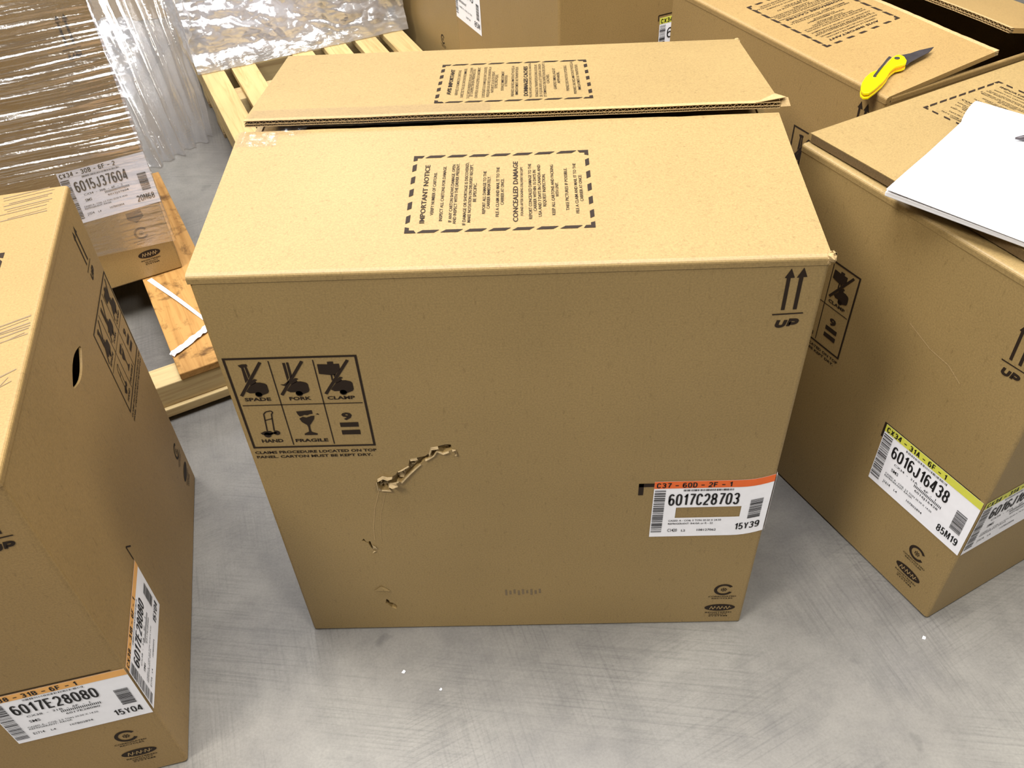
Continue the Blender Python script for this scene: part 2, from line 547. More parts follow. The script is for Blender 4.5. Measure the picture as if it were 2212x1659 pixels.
GLASS = [
    [(0.0659, -0.0867), (0.0850, -0.0851), (0.0849, -0.0912), (0.0810, -0.0917), (0.0780, -0.0935), (0.0745, -0.0927), (0.0725, -0.0940), (0.0686, -0.0951), (0.0670, -0.0918)],
    [(0.0674, -0.0989), (0.0721, -0.0959), (0.0763, -0.0973), (0.0822, -0.0949), (0.0864, -0.0945), (0.0848, -0.1002), (0.0808, -0.1065), (0.0781, -0.1103), (0.0774, -0.1169), (0.0778, -0.1219), (0.0845, -0.1251), (0.0836, -0.1277), (0.0684, -0.1275), (0.0684, -0.1251), (0.0747, -0.1214), (0.0752, -0.1141), (0.0746, -0.1102), (0.0693, -0.1048)],
    [(0.0882, -0.0920), (0.0912, -0.0906), (0.0924, -0.0934)]]

BARS9 = [
    [(0.1143, -0.1075), (0.1366, -0.1072), (0.1363, -0.1151), (0.1143, -0.1149)],
    [(0.1143, -0.1206), (0.1368, -0.1203), (0.1365, -0.1283), (0.1141, -0.1281)]]

UPARROWS = [
    [(-0.0084, 0.0064), (-0.0045, 0.0065), (-0.0052, 0.0485), (-0.0011, 0.0488), (-0.0061, 0.0604), (-0.0114, 0.0488), (-0.0091, 0.0484)],
    [(0.0041, 0.0068), (0.0081, 0.0070), (0.0077, 0.0492), (0.0116, 0.0493), (0.0065, 0.0612), (0.0009, 0.0487), (0.0035, 0.0486)],
    [(-0.0163, -0.0006), (-0.0166, 0.0012), (0.0157, 0.0025), (0.0162, 0.0009)]]

TEAR = [
    [(0.1515, 0.3570), (0.1590, 0.3624), (0.1647, 0.3596), (0.1708, 0.3599), (0.1768, 0.3653), (0.1795, 0.3703), (0.1853, 0.3741), (0.1890, 0.3770), (0.1941, 0.3808), (0.1975, 0.3930), (0.2063, 0.3951), (0.2170, 0.3977), (0.2221, 0.4023), (0.2252, 0.4133), (0.2345, 0.4153), (0.2444, 0.4183), (0.2508, 0.4176), (0.2517, 0.4090), (0.2472, 0.4063), (0.2398, 0.4032), (0.2324, 0.4078), (0.2277, 0.3992), (0.2219, 0.3946), (0.2164, 0.3918), (0.2095, 0.3832), (0.2036, 0.3774), (0.1959, 0.3687), (0.1888, 0.3598), (0.1807, 0.3487), (0.1771, 0.3520), (0.1731, 0.3469), (0.1637, 0.3426), (0.1657, 0.3347), (0.1538, 0.3351), (0.1498, 0.3405), (0.1495, 0.3499)]]

TEAR2 = [
    [(0.1106, 0.2270), (0.1140, 0.2313), (0.1170, 0.2236), (0.1224, 0.2253), (0.1233, 0.2137), (0.1292, 0.2082), (0.1247, 0.2045), (0.1216, 0.2098), (0.1191, 0.2190), (0.1150, 0.2230)],
    [(0.1218, 0.0708), (0.1250, 0.0820), (0.1282, 0.0781), (0.1288, 0.0728), (0.1352, 0.0704), (0.1388, 0.0626), (0.1365, 0.0551), (0.1302, 0.0584), (0.1254, 0.0669)]]

CURLS = [
    [(0.1100, 0.1054), (0.1216, 0.1166), (0.1275, 0.1121), (0.1345, 0.1031), (0.1310, 0.1018), (0.1265, 0.1048), (0.1197, 0.1036)],
    [(0.1243, 0.2175), (0.1284, 0.2135), (0.1299, 0.2082), (0.1236, 0.2078)],
    [(0.1216, 0.1993), (0.1275, 0.2024), (0.1246, 0.2038)]]

def art_handling(P, dx, dy):
    """handling symbols: spade, fork, clamp, hand truck, fragile, stack limit"""
    T0 = P.T
    P.T = lambda x, y: T0(x + dx, y + dy)
    W, H, k, d = 0.1518, 0.1492, 0.0028, 0.0013
    P.rect(0, -k, W, 0)
    P.rect(0, -H, W, -H + k)
    P.rect(0, -H + k, k, -k)
    P.rect(W - k, -H + k, W, -k)
    P.rect(0.0505, -0.1442, 0.0505 + d, -0.0058)
    P.rect(0.1008, -0.1442, 0.1008 + d, -0.0058)
    P.rect(0.0051, -0.0756, 0.1472, -0.0743)
    for ox in (0.0, 0.0474, 0.0989):
        P.polys(TRUCK, ox)
        P.polys(SLASH, ox)
        P.disc(0.0285 + ox, -0.0575, 0.0042, 0.0042, 14)
    P.polys(SPADE)
    P.polys(FORK)
    P.polys(CLAMP)
    P.polys(HAND)
    P.line([(0.0242, -0.1189), (0.0266, -0.0897), (0.0300, -0.0860), (0.0362, -0.0846), (0.0380, -0.0872), (0.0357, -0.0907), (0.0327, -0.1185)], 0.0016)
    P.line([(0.0259, -0.1004), (0.0352, -0.0977)], 0.0014)
    P.line([(0.0231, -0.1250), (0.0350, -0.1219)], 0.0030)
    P.disc(0.0231, -0.1258, 0.0044, 0.0044)
    P.disc(0.0352, -0.1222, 0.0040, 0.0040)
    P.polys(GLASS)
    P.polys(BARS9)
    P.text('SPADE', 0.0100, -0.0676, 0.0310, 0.0050, 0.035)
    P.text('FORK', 0.0627, -0.0678, 0.0258, 0.0050, 0.035)
    P.text('CLAMP', 0.1072, -0.0683, 0.0325, 0.0050, 0.035)
    P.text('HAND', 0.0135, -0.1389, 0.0265, 0.0054, 0.035)
    P.text('FRAGILE', 0.0550, -0.1394, 0.0402, 0.0052, 0.035)
    P.text('9', 0.1185, -0.1024, 0.0125, 0.0114, 0.04)
    P.text('CLAIMS PROCEDURE LOCATED ON TOP', 0.0, -0.1594, 0.1515, 0.0045, 0.03)
    P.text('PANEL. CARTON MUST BE KEPT DRY.', 0.0005, -0.1674, 0.1445, 0.0043, 0.03)
    P.T = T0


def art_up(P, cx, cy):
    P.polys(UPARROWS, cx, cy)
    P.stroke('UP', cx - 0.0122, cy - 0.0181, 0.0240, 0.0125, 0.30, 0.20, 0.10)


def art_ring(P, cx, cy):
    P.arc(cx, cy + 0.0026, 0.0098, 0.0143, math.radians(32), math.radians(330))
    for i in range(7):
        a = i * 2 * math.pi / 7
        P.disc(cx + 0.0036 * math.cos(a), cy + 0.0026 + 0.0036 * math.sin(a), 0.0013, 0.0013, 6)
    P.disc(cx, cy + 0.0026, 0.0017, 0.0017, 8)
    P.text('CORRUGATED', cx - 0.0206, cy - 0.0165, 0.0410, 0.0030, 0.02)
    P.text('RECYCLES', cx - 0.0152, cy - 0.0216, 0.0308, 0.0030, 0.02)


def art_oval(P, cx, cy):
    P.disc(cx, cy, 0.0228, 0.0090, 32)
    P.text('REGISTERED', cx - 0.0205, cy - 0.0148, 0.0400, 0.0030, 0.02)
    P.text('QUALITY', cx - 0.0145, cy - 0.0198, 0.0275, 0.0030, 0.02)
    P.text('SYSTEM', cx - 0.0145, cy - 0.0246, 0.0285, 0.0030, 0.02)


def art_oval_light(P, cx, cy):
    for i in range(6):
        x = cx - 0.0135 + i * 0.0054
        P.line([(x - 0.0015, cy - 0.0042), (x + 0.0010, cy + 0.0042)], 0.0012)
        if i % 2 == 0:
            P.line([(x + 0.0010, cy + 0.0042), (x + 0.0034, cy - 0.0042)], 0.0011)
        else:
            P.line([(x + 0.0008, cy + 0.0002), (x + 0.0036, cy + 0.0002)], 0.0010)


ENGLISH = [(0.2391, 0.0746, 0.1840, 'IMPORTANT NOTICE', 0.0054, 0.018), (0.2490, 0.0881, 0.1685, 'VERIFY NUMBER OF CARTONS.', 0, 0),
           (0.2592, 0.0775, 0.1805, 'INSPECT ALL CARTONS FOR DAMAGE.', 0, 0), (0.2695, 0.0750, 0.1833, 'IF ANY CARTON SHOWS DAMAGE, OPEN', 0, 0),
           (0.2743, 0.0717, 0.1853, 'AND INSPECT WITH THE DRIVER PRESENT.', 0, 0), (0.2848, 0.0692, 0.1870, 'IF DAMAGE OR SHORTAGE IS DISCOVERED,', 0, 0),
           (0.2900, 0.0739, 0.1832, 'MAKE NOTATION ON DELIVERY RECEIPT.', 0, 0), (0.2951, 0.1104, 0.1458, 'BE SPECIFIC.', 0, 0),
           (0.3057, 0.0882, 0.1686, 'REPORT ALL DAMAGE TO THE', 0, 0), (0.3105, 0.0971, 0.1582, 'CARRIER IMMEDIATELY.', 0, 0),
           (0.3206, 0.0823, 0.1757, 'FILE A CLAIM AND MAIL IT TO THE', 0, 0), (0.3258, 0.1035, 0.1528, 'CARRIER AT ONCE.', 0, 0),
           (0.3405, 0.0723, 0.1860, 'CONCEALED DAMAGE', 0.0054, 0.018), (0.3475, 0.0829, 0.1748, 'FOUND AFTER SIGNING DELIVERY RECEIPT', 0.0028, 0),
           (0.3568, 0.0764, 0.1804, 'REPORT CONCEALED DAMAGE TO THE', 0, 0), (0.3619, 0.0903, 0.1675, 'CARRIER WITHIN 15 DAYS IN', 0, 0),
           (0.3672, 0.0799, 0.1775, 'USA AND 7 DAYS IN CANADA AND', 0, 0), (0.3724, 0.0979, 0.1591, 'REQUEST INSPECTION.', 0, 0),
           (0.3820, 0.0821, 0.1766, 'KEEP ALL CARTONS AND PACKING', 0, 0), (0.3868, 0.1148, 0.1416, 'WITH UNIT.', 0, 0),
           (0.3974, 0.0894, 0.1688, 'TAKE PICTURES IF POSSIBLE.', 0, 0), (0.4078, 0.0837, 0.1774, 'FILE A CLAIM AND MAIL IT TO THE', 0, 0),
           (0.4134, 0.1050, 0.1544, 'CARRIER AT ONCE.', 0, 0)]
ENGLISH = [(c - 0.2215, a - 0.058, b - 0.058, s, h or 0.0035, k or 0.008) for c, a, b, s, h, k in ENGLISH]
_fr = [(460, .030, .134, 'AVIS IMPORTANT', .0052, .025), (525, .027, .130, 'VERIFIEZ LE NOMBRE DE CARTONS.', 0, 0), (575, .018, .136, 'INSPECTEZ TOUS LES CARTONS ENDOMMAGES.', 0, 0),
       (628, .015, .139, 'SI LE CARTON PRESENTE DES DEGATS, L\'OUVRIR', 0, 0), (655, .022, .132, 'ET L\'INSPECTER EN PRESENCE DU', 0, 0), (697, .015, .139, 'CHAUFFEUR, NE PAS ACCEPTER LE CHARGEMENT.', 0, 0),
       (757, .016, .140, 'SI DES DEGATS OU UN MANQUE SONT CONSTATES,', 0, 0), (795, .018, .139, 'INDIQUER SUR LE RECU DE LIVRAISON LA', 0, 0), (830, .034, .120, 'NATURE ET LE LIEU DU DEGAT.', 0, 0), (860, .050, .106, 'SOYEZ SPECIFIQUE.', 0, 0),
       (915, .040, .118, 'SIGNALEZ IMMEDIATEMENT', 0, 0), (945, .056, .102, 'AU TRANSPORTEUR.', 0, 0), (1005, .017, .140, 'PREPAREZ UNE RECLAMATION ET POSTEZ-LA', 0, 0), (1040, .022, .136, 'IMMEDIATEMENT AU TRANSPORTEUR.', 0, 0),
       (1118, .017, .136, 'DOMMAGES CACHES', .0052, .025), (1158, .010, .148, 'TROUVES APRES LA SIGNATURE DU RECU DE LIVRAISON', .003, 0), (1210, .012, .142, 'SIGNALEZ AU TRANSPORTEUR DANS LES DELAIS', 0, 0),
       (1245, .012, .144, 'DE 15 JOURS AUX E.-U. ET 7 JOURS AU CANADA', 0, 0), (1280, .012, .146, 'ET DEMANDEZ UNE INSPECTION DES DEGATS', 0, 0), (1312, .062, .098, 'CACHES.', 0, 0), (1370, .038, .124, 'GARDEZ EMBALLAGE ET', 0, 0), (1405, .060, .108, 'APPAREIL.', 0, 0),
       (1475, .030, .134, 'PRENEZ DES PHOTOS SI POSSIBLE.', 0, 0), (1535, .018, .148, 'PREPAREZ UNE RECLAMATION ET POSTEZ-LA', 0, 0), (1575, .032, .136, 'IMMEDIATEMENT AU TRANSPORTEUR.', 0, 0)]
FRENCH = [(0.0163 + (cx - 460) * 0.000151, a, b, s, h or 0.0036, k or 0.004) for cx, a, b, s, h, k in _fr]


def art_notice(P, base, lines, LP, LQ, sp=1.0, sq=1.0):
    """dashed notice box; base maps (progress, reading) metres to (u, v)"""
    k = 0.0046
    P.T = lambda p, q: base(p * sp, q * sq)
    np_, nq = 8, 6
    st, d, sl = LP / np_, 0.0185, 0.006
    for q0, q1 in ((0, k), (LQ - k, LQ)):
        for i in range(1, np_):
            c = i * st
            P.poly([(c - d / 2 - sl / 2, q0), (c + d / 2 - sl / 2, q0), (c + d / 2 + sl / 2, q1), (c - d / 2 + sl / 2, q1)])
    st = LQ / nq
    d = 0.0125
    for p0, p1 in ((0, k), (LP - k, LP)):
        for i in range(1, nq):
            c = i * st
            P.poly([(p0, c - d / 2 - 0.0015), (p1, c - d / 2 + 0.0015), (p1, c + d / 2 + 0.0015), (p0, c + d / 2 - 0.0015)])
    for sx, px in ((1, 0), (-1, LP)):
        for sy, qy in ((1, 0), (-1, LQ)):
            P.poly([(px, qy), (px + sx * 0.0125, qy), (px + sx * 0.010, qy + sy * k), (px + sx * k, qy + sy * k)])
            P.poly([(px, qy), (px, qy + sy * 0.0105), (px + sx * k, qy + sy * 0.009), (px + sx * k, qy + sy * k)])
    for p, a, b, s, h, bold in lines:
        P.T = (lambda p0, q0: (lambda x, y: base((p0 - y) * sp, (q0 + x) * sq)))(p + h / 2, a)
        P.text(s, 0, 0, b - a, h, bold)


def sticker(parent, surf, u0, v0, w, h, band, code, serial, lot, details, window=False, bend=0.0, label=None, seed=1, part=1.0):
    """barcode shipping label with a coloured band along its top"""
    rnd = random.Random(seed)
    sx, sy = w / 0.1545, h / 0.1165

    def T(x, y):
        b = bend * max(0.0, (x - 0.112) / 0.0425) ** 2
        return (u0 + x * sx, v0 + y * sy + b)
    W, H = 0.1545 * part, 0.1165
    A = Print(T)
    if window:
        A.rect(0, -0.0538, W, 0, 18)
        A.rect(0, -0.0758, 0.0320, -0.0538, 4)
        A.rect(0.1190, -0.0758, W, -0.0538, 6)
        A.rect(0, -H, W, -0.0758, 18)
    else:
        A.rect(0, -H, W, 0, 12)
    base = A.build('shipping_label', surf, M['white'], parent, 0.0006, label)
    Bn = Print(T)
    Bn.rect(0, -0.0138, W, 0, 18)
    Bn.build('colour_band', surf, band, base, 0.0009)
    P = Print(T)
    if code:
        P.stroke(code, 0.0030, -0.0124, min(0.0980, W - 0.006), 0.0100, 0.17, 0, 0.20)
    y = -0.0171
    while y > -0.106:
        t = rnd.choice((0.0006, 0.0007, 0.0012, 0.0018))
        P.rect(0.0012, y - t, min(0.0158, W), y)
        y -= t + rnd.choice((0.0006, 0.0009, 0.0014, 0.0022))
    if part >= 1.0:
        x = 0.039
        while x < 0.104:
            t = rnd.choice((0.0004, 0.0006, 0.0010))
            P.rect(x, -0.0199, x + t, -0.0160)
            x += t + rnd.choice((0.0005, 0.0007, 0.0012))
        y = -0.0425
        while y > -0.081:
            t = rnd.choice((0.0005, 0.0007, 0.0014))
            P.rect(0.1297, y - t, 0.1457, y)
            y -= t + rnd.choice((0.0004, 0.0006, 0.0010))
        P.stroke(serial, 0.0205, -0.0490, 0.0935, 0.0240, 0.112)
        P.stroke(lot, 0.1150, -0.1040, 0.0325, 0.0145, 0.125)
        for s, tx, ty, tw, th in details:
            P.text(s, tx, ty, tw, th, 0.008)
    else:
        P.stroke(serial, 0.0205, -0.0488, W - 0.0215, 0.0235, 0.112)
    P.build('label_print', surf, M['inkblack'], base, 0.0012)
    return base


DET_MAIN = [('CASED A - COIL 5 TON 20.50 X 24.50', 0.0238, -0.0830, 0.0712, 0.0036), ('REFRIGERANT: R410A or R - 22', 0.0239, -0.0896, 0.0608, 0.0036),
            ('C1420', 0.0241, -0.1053, 0.0130, 0.0066), ('L2', 0.0431, -0.1052, 0.0055, 0.0045), ('108127062', 0.0643, -0.1046, 0.0262, 0.0045)]


def det_std(c1, c2, num):
    return [(c1, 0.0300, -0.0585, 0.0700, 0.0042), ('SMS', 0.0285, -0.0720, 0.0120, 0.0060), ('IIIIIIIIIIIIIIIIIIIII', 0.0660, -0.0650, 0.0440, 0.0050),
            (c2, 0.0690, -0.0720, 0.0380, 0.0042), ('CASED A - COIL 2.5 TON 20.50 X 14.50', 0.0220, -0.0840, 0.0790, 0.0034),
            ('REFRIGERANT: R410A', 0.0220, -0.0890, 0.0480, 0.0034), (num, 0.0225, -0.1020, 0.0125, 0.0055), ('L4', 0.0420, -0.1020, 0.0055, 0.0040), ('107B02894', 0.0640, -0.1010, 0.0260, 0.0042)]


# ------------------------------------------------------------------ cartons
def ring(w, d, r, ins, n=4):
    pts = []
    for cx, cy, a0 in ((r, r, math.pi), (w - r, r, 1.5 * math.pi), (w - r, d - r, 0.0), (r, d - r, 0.5 * math.pi)):
        rr = max(r - ins, 0.0006)
        ox = ins - (r - rr)
        px = cx + (ox if cx < w / 2 else -ox)
        py = cy + (ox if cy < d / 2 else -ox)
        for i in range(n + 1):
            a = a0 + i * 0.5 * math.pi / n
            pts.append((px + rr * math.cos(a), py + rr * math.sin(a)))
    return pts


def carton_body(root, w, d, h, mat, t=0.008, r=0.005, front_holes=None, right_holes=None, top=0.0095):
    """walls and bottom of a corrugated carton, open at the top"""
    zt = h - top
    O, I = ring(w, d, r, 0.0), ring(w, d, r, t)
    n = len(O)
    m = MB()
    cb = 0.0035
    S = ring(w, d, r, 0.003)
    m.v = [(x, y, cb) for x, y in O] + [(x, y, zt) for x, y in O] + [(x, y, 0.008) for x, y in I] + [(x, y, zt) for x, y in I] + [(x, y, 0) for x, y in S]
    skip = []
    if front_holes:
        skip.append(4)
    if right_holes:
        skip.append(9)
    for i in range(n):
        j = (i + 1) % n
        if i not in skip:
            m.f.append((i, j, n + j, n + i))
        if not (right_holes and i == 9):
            m.f.append((2 * n + j, 2 * n + i, 3 * n + i, 3 * n + j))
        m.f.append((n + i, n + j, 3 * n + j, 3 * n + i))
        m.f.append((4 * n + i, 4 * n + j, j, i))
    m.f.append(tuple(range(5 * n - 1, 4 * n - 1, -1)))
    m.f.append(tuple(range(2 * n, 3 * n)))
    for holes, fn, length in ((front_holes, lambda u, z, e: (u, e, z), w), (right_holes, lambda u, z, e: (w - 0.4 * e, u, z), d)):
        if not holes:
            continue
        rect = [(r, cb), (length - r, cb), (length - r, zt), (r, zt)]
        V, E = [Vector(p) for p in rect], [(0, 1), (1, 2), (2, 3), (3, 0)]
        for lp in holes:
            o = len(V)
            V += [Vector(p) for p in lp]
            E += [(o + i, o + (i + 1) % len(lp)) for i in range(len(lp))]
        rv, _, rf, *_ = delaunay_2d_cdt(V, E, [], 0, 1e-6)
        o = len(m.v)
        m.v += [fn(p.x, p.y, 0.0) for p in rv]
        for f in rf:
            c = sum((rv[i] for i in f), Vector((0, 0))) / len(f)
            if not any(inside(c, lp) for lp in holes):
                m.f.append(tuple(o + i for i in f))
        for lp in holes:                       # cut edges of the board
            k = len(lp)
            m.add([fn(x, z, 0.0) for x, z in lp] + [fn(x, z, t) for x, z in lp], [(i, (i + 1) % k, k + (i + 1) % k, k + i) for i in range(k)])
    me = bpy.data.meshes.new('body')
    me.from_pydata(m.v, [], m.f)
    me.validate()
    me.materials.append(mat)
    o = bpy.data.objects.new('body', me)
    COL.objects.link(o)
    o.parent = root
    return o


def inside(p, poly):
    c = False
    n = len(poly)
    for i in range(n):
        (x0, y0), (x1, y1) = poly[i], poly[(i + 1) % n]
        if (y0 > p[1]) != (y1 > p[1]) and p[0] < (x1 - x0) * (p[1] - y0) / (y1 - y0) + x0:
            c = not c
    return c


def flap(root, name, side, w, d, h, L, tilt, mat, t=0.0076, u0=0.0, u1=None, corr=False, wob=0.0015, seed=0.0, drop=0.0, skew=0.0, hinge=True):
    """one top flap hinged on a side; returns (object, surface map)"""
    a = math.radians(tilt)
    ca, sa = math.cos(a), math.sin(a)
    if side == 'front':
        o, ax, inn, Wd = Vector((0, 0, h - drop)), Vector((1, 0, 0)), Vector((0, 1, 0)), w
    elif side == 'back':
        o, ax, inn, Wd = Vector((0, d, h - drop)), Vector((1, 0, 0)), Vector((0, -1, 0)), w
    elif side == 'left':
        o, ax, inn, Wd = Vector((0, 0, h - drop)), Vector((0, 1, 0)), Vector((1, 0, 0)), d
    else:
        o, ax, inn, Wd = Vector((w, 0, h - drop)), Vector((0, 1, 0)), Vector((-1, 0, 0)), d
    u1 = Wd if u1 is None else u1
    Z = Vector((0, 0, 1))

    def wave(u, s):
        return wob * (s / L) * noise.noise(Vector((u * 7 + seed, s * 5, seed * 3.1)))

    def surf(u, v, off=0.0):
        return o + ax * u + inn * (v * ca - off * sa) + Z * (v * sa + off * ca + wave(u, v))
    core = L - 0.008 if corr else L
    sec_o, sec_i = [], []
    if hinge:
        zb = -0.0105
        sec_o += [(-0.0006, zb), (-0.0006, -0.0045)]
        sec_i += [(t, zb), (t, zb)]
        for i in range(1, 4):
            b = math.pi - i * math.pi / 8
            sec_o.append((0.0040 + 0.0046 * math.cos(b), -0.0045 + 0.0045 * math.sin(b)))
            sec_i.append((t, zb + 0.0005 * i))
    ns = 10
    s0 = 0.0045
    for i in range(ns + 1):
        s = s0 + (core - s0) * i / ns
        sec_o.append(('s', s))
        sec_i.append(('i', s if i else max(s, t)))
    nu = 28
    m = MB()
    n = len(sec_o)
    for j in range(nu + 1):
        f = j / nu
        u = u0 + (u1 - u0) * f
        for sec in (sec_o, sec_i):
            for p in sec:
                if p[0] == 's':
                    s = p[1] + skew * (f - 0.5) * p[1] / L + (0.0010 * noise.noise(Vector((u * 40, seed, 1))) if p[1] == core and not corr else 0)
                    m.v.append(tuple(surf(u, s)))
                elif p[0] == 'i':
                    s = p[1] + skew * (f - 0.5) * p[1] / L
                    m.v.append(tuple(surf(u, s, -t)))
                else:
                    m.v.append(tuple(o + ax * u + inn * p[0] + Z * p[1]))
    for j in range(nu):
        b0, b1 = j * 2 * n, (j + 1) * 2 * n
        for i in range(n - 1):
            m.f.append((b0 + i, b0 + i + 1, b1 + i + 1, b1 + i))
            m.f.append((b0 + n + i, b1 + n + i, b1 + n + i + 1, b0 + n + i + 1))
        m.f.append((b0 + n - 1, b0 + 2 * n - 1, b1 + 2 * n - 1, b1 + n - 1))
        m.f.append((b0, b1, b1 + n, b0 + n))
    for b, fl in ((0, 1), (nu * 2 * n, 0)):
        for i in range(n - 1):
            q = (b + i, b + n + i, b + n + i + 1, b + i + 1)
            m.f.append(q if fl else q[::-1])
    ob = m.build(name, mat, root, smooth=False)
    if corr:
        e = MB()
        k = 60
        jag = [0.0010 * noise.noise(Vector((i * 1.7, seed, 4))) for i in range(k + 1)]
        for za, zb in ((0.0, -0.0006), (-0.0042, -0.0047), (-t + 0.0005, -t)):
            rows = []
            for s_off, zz in ((core, za), (L, za), (L, zb), (core, zb)):
                rows.append([surf(u0 + (u1 - u0) * i / k, s_off + (jag[i] if s_off == L else 0), zz) for i in range(k + 1)])
            for A, B in zip(rows, rows[1:]):
                e.strip(A, B)
        for pitch, z0, z1 in ((0.0078, -0.0006, -0.0042), (0.0056, -0.0047, -t + 0.0005)):
            q = int((u1 - u0) / pitch) * 6
            row = []
            for s in (core, L - 0.0006):
                row.append([surf(u0 + (u1 - u0) * i / q, s, (z0 + z1) / 2 + (z0 - z1) / 2 * math.sin(i / 6 * 2 * math.pi)) for i in range(q + 1)])
            row2 = []
            for s in (core, L - 0.0006):
                row2.append([surf(u0 + (u1 - u0) * i / q, s, (z0 + z1) / 2 + (z0 - z1) / 2 * math.sin(i / 6 * 2 * math.pi) - 0.0005) for i in range(q + 1)])
            e.strip(row[0], row[1])
            e.strip(row[1], row2[1])
            e.strip(row2[1], row2[0])
        e.build('corrugated_edge', M['crease'], ob)
    return ob, surf


def faces(w, d, h):
    return dict(front=lambda u, v, o=0: (u, -o, v), left=lambda u, v, o=0: (-o, d - u, v), right=lambda u, v, o=0: (w + o, u, v),
                top=lambda u, v, o=0: (u, v, h + o))


def put(root, surf, art, name, *args, mat=None, label=None, off=0.0004):
    P = Print()
    art(P, *args)
    return P.build(name, surf, mat or M['ink'], root, off, label)
# ------------------------------------------------------------------ the floor
fl = MB()
fl.box(-9, -9, -0.15, 9, 9, 0.0)
floor = fl.build('floor', M['floor'])
floor['kind'] = 'structure'
for nm, bx in (('wall_back', (-9, 9, 0, 9, 9.2, 6.5)), ('wall_left', (-9.2, -9, 0, -9, 9, 6.5)), ('wall_right', (9, -9, 0, 9.2, 9, 6.5))):
    wm_ = MB()
    wm_.box(*bx)
    wo_ = wm_.build(nm, M['wall'])
    wo_['kind'] = 'structure'
floor['label'] = 'grey polished concrete warehouse floor with scratches and scuffs'


def bent_front(w, d, h):
    return faces(w, d, h)


# ------------------------------------------------------------------ damaged carton in the middle
MW, MD, MH = 0.660, 0.542, 0.683
main = thing('damaged_carton', 'large kraft carton with a torn gash in its front, orange banded label', 'box', (0, 0, 0))
carton_body(main, MW, MD, MH, M['card'], front_holes=TEAR + TEAR2)
F = faces(MW, MD, MH)
front_flap, s_front = flap(main, 'top_flap', 'front', MW, MD, MH, 0.2690, 4.3, M['card'], wob=0.002, seed=1.3, u0=-0.001)
rear_flap, s_rear = flap(main, 'top_flap', 'back', MW, MD, MH, 0.2690, 6.6, M['card'], corr=True, seed=4.1, u0=0.006, u1=MW + 0.002)
flap(main, 'inner_flap', 'left', MW, MD, MH, 0.24, -7.0, M['inner'], u0=0.012, u1=MD - 0.012, drop=0.011, hinge=False)
flap(main, 'inner_flap', 'right', MW, MD, MH, 0.24, -7.0, M['inner'], u0=0.012, u1=MD - 0.012, drop=0.011, hinge=False)

put(main, F['front'], art_handling, 'handling_symbols', 0.0069, 0.5690, label='six printed handling symbols in a black frame')
put(main, F['front'], art_up, 'up_arrows', 0.6278, 0.6090)
put(main, F['front'], art_ring, 'recycling_mark', 0.6245, 0.0870)
put(main, F['front'], art_oval, 'oval_mark', 0.6240, 0.0425)
put(main, F['front'], art_oval_light, 'oval_mark_lettering', 0.6240, 0.0425, mat=M['crease'], off=0.0007)
P = Print()
P.rect(0.4860, 0.3282, 0.5065, 0.3350)
P.rect(0.4860, 0.3120, 0.4924, 0.3350)
P.build('label_corner_mark', F['front'], M['ink'], main)
sticker(main, F['front'], 0.5060, 0.3385, 0.1525, 0.1160, M['orange'], 'C37 - 60D - 2F - 1', '6017C28703', '15Y39', DET_MAIN,
        window=True, bend=0.0105, seed=3, label='white barcode label with an orange band and a cut-out window')
wr = Print()
wr.rect(0.0, 0.2335, 0.0150, 0.3490)
wr_o = wr.build('label_wrap', F['right'], M['white'], main, 0.0006)

P = Print()
art_notice(P, lambda p, q: (0.2215 + p, 0.058 + q), ENGLISH, 0.2040, 0.1450)
P.build('notice_print', s_front, M['ink'], front_flap, 0.0005)
P = Print()
art_notice(P, lambda p, q: (0.2385 + p, 0.2310 - q), FRENCH, 0.2000, 0.1560)
P.build('notice_print', s_rear, M['ink'], rear_flap, 0.0005)

# torn gash: crumpled pulp inside, curled fringes of the outer paper
rnd = random.Random(5)


def pulp(loop, depth, dens, name):
    xs, ys = [p[0] for p in loop], [p[1] for p in loop]
    V, E = [Vector(p) for p in loop], [(i, (i + 1) % len(loop)) for i in range(len(loop))]
    for _ in range(dens):
        p = (rnd.uniform(min(xs), max(xs)), rnd.uniform(min(ys), max(ys)))
        if inside(p, loop):
            V.append(Vector(p))
    rv, _, rf, *_ = delaunay_2d_cdt(V, E, [], 0, 1e-6)
    m = MB()
    k = len(loop)
    m.v = [(p.x, depth * (0.92 if i < k else rnd.uniform(0.15, 1.0)), p.y) for i, p in enumerate(rv)]
    for f in rf:
        c = sum((rv[i] for i in f), Vector((0, 0))) / len(f)
        if inside(c, loop):
            m.f.append(tuple(f))
    return m.build(name, M['torn'], main)


pulp(TEAR[0], 0.0105, 520, 'torn_pulp')
pulp(TEAR2[0], 0.0130, 60, 'torn_pulp')
pulp(TEAR2[1], 0.0130, 60, 'torn_pulp')


def fringe(pts, lift, width, name, toward=(0.0, 0.0)):
    """curled strip of torn liner paper standing off the face along a tear edge"""
    A, B, C = [], [], []
    for i, (x, z) in enumerate(pts):
        k = lift * rnd.uniform(0.4, 1.3)
        dx, dz = toward[0] + rnd.uniform(-.25, .25), toward[1] + rnd.uniform(-.25, .25)
        A.append((x, -0.0003, z))
        B.append((x + dx * width * .6, -k, z + dz * width * .6))
        C.append((x + dx * width, -k * rnd.uniform(0.3, 0.9), z + dz * width))
    m = MB()
    m.strip(A, B)
    m.strip(B, C)
    o = m.build(name, M['torn'], main)
    sd = o.modifiers.new('thickness', 'SOLIDIFY')
    sd.thickness = 0.0005
    return o


